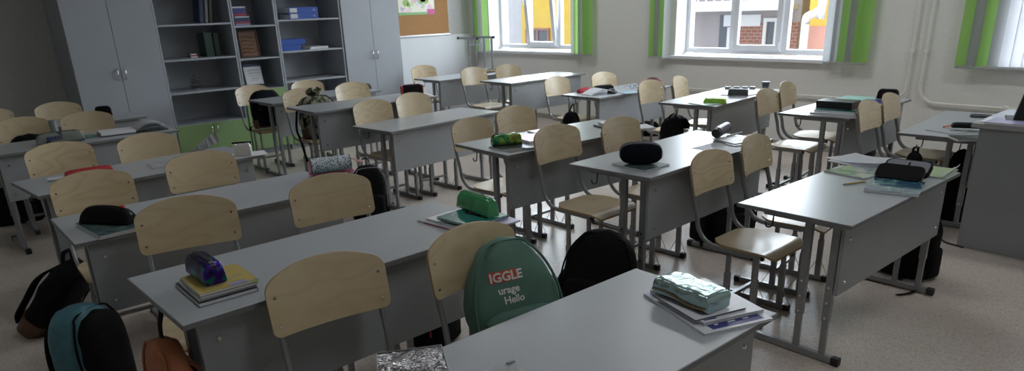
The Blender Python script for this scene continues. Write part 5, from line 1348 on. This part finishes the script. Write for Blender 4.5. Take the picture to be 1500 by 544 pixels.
# middle bay
s3 = 1.395
t = thing('box', 'blue carton with white and red bands, lower of two', 'box', (-7.82, 3.33, s3 + .0008), 0); link_mesh('carton', box_bm((-.07, -.085, 0), (.07, .085, .095), .002), 'cv_navy', t)
for z0, z1, mt in ((.082, .095, 'paper'), (.0, .02, 'cv_lilac'), (.025, .04, 'cv_red')): link_mesh('printed_band', box_bm((.0702, -.083, z0), (.0712, .083, z1)), mt, t)
t = thing('box', 'bright blue carton with pale top band, upper of two', 'box', (-7.83, 3.315, s3 + .0965), 0); link_mesh('carton', box_bm((-.065, -.075, 0), (.065, .075, .105), .002), 'cv_blue', t)
for z0, z1, mt in ((.085, .10, 'paper'), (.008, .03, 'cv_red')): link_mesh('printed_band', box_bm((.0652, -.073, z0), (.0662, .073, z1)), mt, t)
s4 = 1.055
t = thing('carved_picture', 'brown carved wooden picture leaning in the narrow bookcase', 'picture', (-7.74, 3.36, s4 + .002), 0); t.rotation_euler = (0, -.10, 0)
link_mesh('panel', box_bm((-.012, -.105, 0), (0, .105, .28), .002), 'cv_brown', t)
M['frame_brown'] = plain('frame_brown', (.10, .03, .015), .35)
link_mesh('frame', frame_bm(-.11, .11, -.0, .285, .018, -.012, .008), 'frame_brown', t).rotation_euler = (0, 0, PI / 2)
bm = bmesh.new()
for k in range(5): sweep(bm, smoothpath([(.002, -.08, .05 + .04 * k), (.006, -.03, .065 + .04 * k), (.006, .03, .05 + .04 * k), (.002, .08, .07 + .035 * k)], 4), circ(.006, 6), up=(0, 0, 1))
link_mesh('carved_relief', bm, plain('carved_gold', (.22, .11, .03), .4), t, smooth=True)
s5 = .72
c5 = P(373, 118, x=-7.78)
t = thing('desk_calendar', 'white desk calendar with dark blue top band and lines of print', 'calendar', (-7.76, c5.y, s5 + .012), 0); t.rotation_euler = (0, -.2, 0)
link_mesh('sheet', box_bm((-.002, -.10, .03), (0, .10, .225)), 'paper_white', t); link_mesh('top_band', box_bm((-.003, -.102, .225), (.001, .102, .255)), 'cv_navy', t)
bm = bmesh.new(); rr = random.Random(3)
for zz, hh, a, b in ((.198, .004, -.03, .05), (.178, .011, -.06, .075), (.150, .011, -.055, .075), (.095, .010, -.03, .06), (.075, .008, -.04, .04)):
    y = a
    while y < b: w_ = .006 + rr.random() * .006; bx(bm, (.0002, y, zz), (.0008, min(b, y + w_), zz + hh)); y += w_ + .003
link_mesh('small_print', bm, 'cv_grey', t)
bm = bmesh.new(); bx(bm, (.0002, -.06, .125), (.0008, .075, .129)); link_mesh('red_line', bm, 'cv_pink', t)
o = link_mesh('stand', box_bm((-.06, -.10, .0), (.01, .10, .03), .003), 'cv_black', t)
# right bay
def lever(label, loc, mat='binder_blue', L=.30, W=.28, T_=.062, spine=True):
    t = thing('binder', label, 'binder', loc, 0)
    bm = bmesh.new(); bx(bm, (-W / 2, -L / 2, 0), (W / 2, L / 2, .003)); bx(bm, (-W / 2, -L / 2, T_ - .003), (W / 2, L / 2, T_)); bx(bm, (W / 2 - .003, -L / 2, .003), (W / 2, L / 2, T_ - .003)); link_mesh('cover', bm, mat, t)
    link_mesh('page_block', box_bm((-W / 2 + .01, -L / 2 + .01, .004), (W / 2 - .012, L / 2 - .01, T_ - .012)), 'paper', t)
    if spine:
        link_mesh('spine_label', box_bm((W / 2, -L / 2 + .012, .008), (W / 2 + .0012, -L / 2 + .10, T_ - .008)), 'paper', t)
        bm = bmesh.new(); cyl(bm, (W / 2, L / 2 - .05, T_ / 2), (W / 2 + .002, L / 2 - .05, T_ / 2), .011, 14); link_mesh('finger_ring', bm, 'cv_grey', t)
    return t
M['binder_blue'] = plain('binder_blue', (.015, .075, .38), .4, 0, .05)
sA = 1.44
lever('bright blue binder with pale spine label, lower of two on upper shelf', (-7.80, 4.02, sA + .0008), L=.36)
lever('bright blue binder with pale spine label, upper of two on upper shelf', (-7.80, 4.02, sA + .0648), L=.36)
sB = 1.10
lever('bright blue folder lying lower on the shelf beside loose papers', (-7.80, 3.80, sB + .0008), L=.26, spine=False)
lever('bright blue folder lying upper and longer beside loose papers', (-7.80, 3.84, sB + .0648), L=.30, spine=False)
for k, (lab, w_) in enumerate((('white paper stack beside the blue folders, lower half', .21), ('white paper stack beside the blue folders, upper half', .2))):
    o = link_mesh('paper_stack', box_bm((-.13, -w_ / 2 - .02, 0), (.13, w_ / 2 + .01, .012), .001), 'paper_white', None); o.location = (-7.80, 4.17 + .01 * k, sB + .001 + .0135 * k); tag(o, lab, 'paper', 'white papers beside the blue folders')

# ============================================================ teacher's desk
t = thing('teacher_desk', 'plain grey teacher desk at the right edge with papers and monitor', 'desk', (-1.03, 4.75, 0), math.radians(-2.5))
link_mesh('tabletop', box_bm((-.035, -.03, .738), (1.45, .66, .765), .002), 'top', t)
link_mesh('side_panel', box_bm((0, 0, 0), (1.42, .018, .738), .001), 'panel', t); link_mesh('front_panel', box_bm((.0, .02, .12), (.018, .62, .736), .001), 'panel', t)
link_mesh('side_panel', box_bm((1.40, .02, 0), (1.418, .62, .738), .001), 'panel', t)
link_mesh('edge_band', box_bm((-.0365, -.0315, .740), (1.45, -.0299, .763)), 'alu', t)
tz = .766
def tdl(x, y, z=tz): p_ = Vector((x, y, 0)); p_.rotate(Matrix.Rotation(math.radians(-2.5), 3, 'Z')); return Vector((-1.03, 4.75, 0)) + p_ + Vector((0, 0, z))
c = tdl(.22, .06); t = thing('notebook', 'long violet edged register lying at the front of the teacher desk', 'register', c, math.radians(-2.5))
link_mesh('page_block', box_bm((-.19, -.105, .001), (.19, .105, .012)), 'paper_white', t); bm = bmesh.new(); bx(bm, (-.192, -.107, 0), (.192, .107, .001)); bx(bm, (-.192, -.107, .012), (.192, .107, .0135)); link_mesh('cover', bm, 'cv_lilac', t)
c = tdl(.06, .12); o = link_mesh('paper_stack', box_bm((-.075, -.10, 0), (.06, .10, .004), .0005), 'paper_white', None); o.location = c; tag(o, 'thin white papers at the corner of the teacher desk', 'paper')
# monitor with its foot, seen from behind
c = tdl(.225, .22); t = thing('monitor', 'black computer monitor seen from behind on the teacher desk', 'monitor', c, math.radians(12))
link_mesh('base', box_bm((-.16, -.11, 0), (.16, .11, .014), .005), 'black_plastic', t)
bm = bmesh.new(); v_ = [(-.12, -.06, .014), (.12, -.06, .014), (.12, .03, .014), (-.12, .03, .014), (-.06, -.03, .33), (.06, -.03, .33), (.06, .01, .33), (-.06, .01, .33)]
v_ = [bm.verts.new(p_) for p_ in v_]
for f in ((0, 1, 2, 3), (4, 5, 6, 7), (0, 1, 5, 4), (1, 2, 6, 5), (2, 3, 7, 6), (3, 0, 4, 7)): bm.faces.new([v_[k] for k in f])
link_mesh('stand_neck', bm, 'black_plastic', t)
link_mesh('screen_back', box_bm((-.075, -.02, .30), (.44, .02, .64), .008), 'black_plastic', t)
bm = bmesh.new(); cyl(bm, (-.045, -.058, .07), (-.045, -.0535, .07), .018, 20); link_mesh('emblem', bm, 'chrome', t, smooth=True, auto=40)
# black cable on the floor beside the teacher's desk
bm = bmesh.new(); sweep(bm, smoothpath([P(x, y, z=.006) for x, y in ((1371, 338), (1375, 347), (1385, 355), (1398, 359), (1411, 363))], 5), circ(.0055, 8), up=(0, 0, 1))
tag(link_mesh('cable', bm, 'black_plastic', None, smooth=True), 'black cable lying on the floor beside the teacher desk', 'cable')
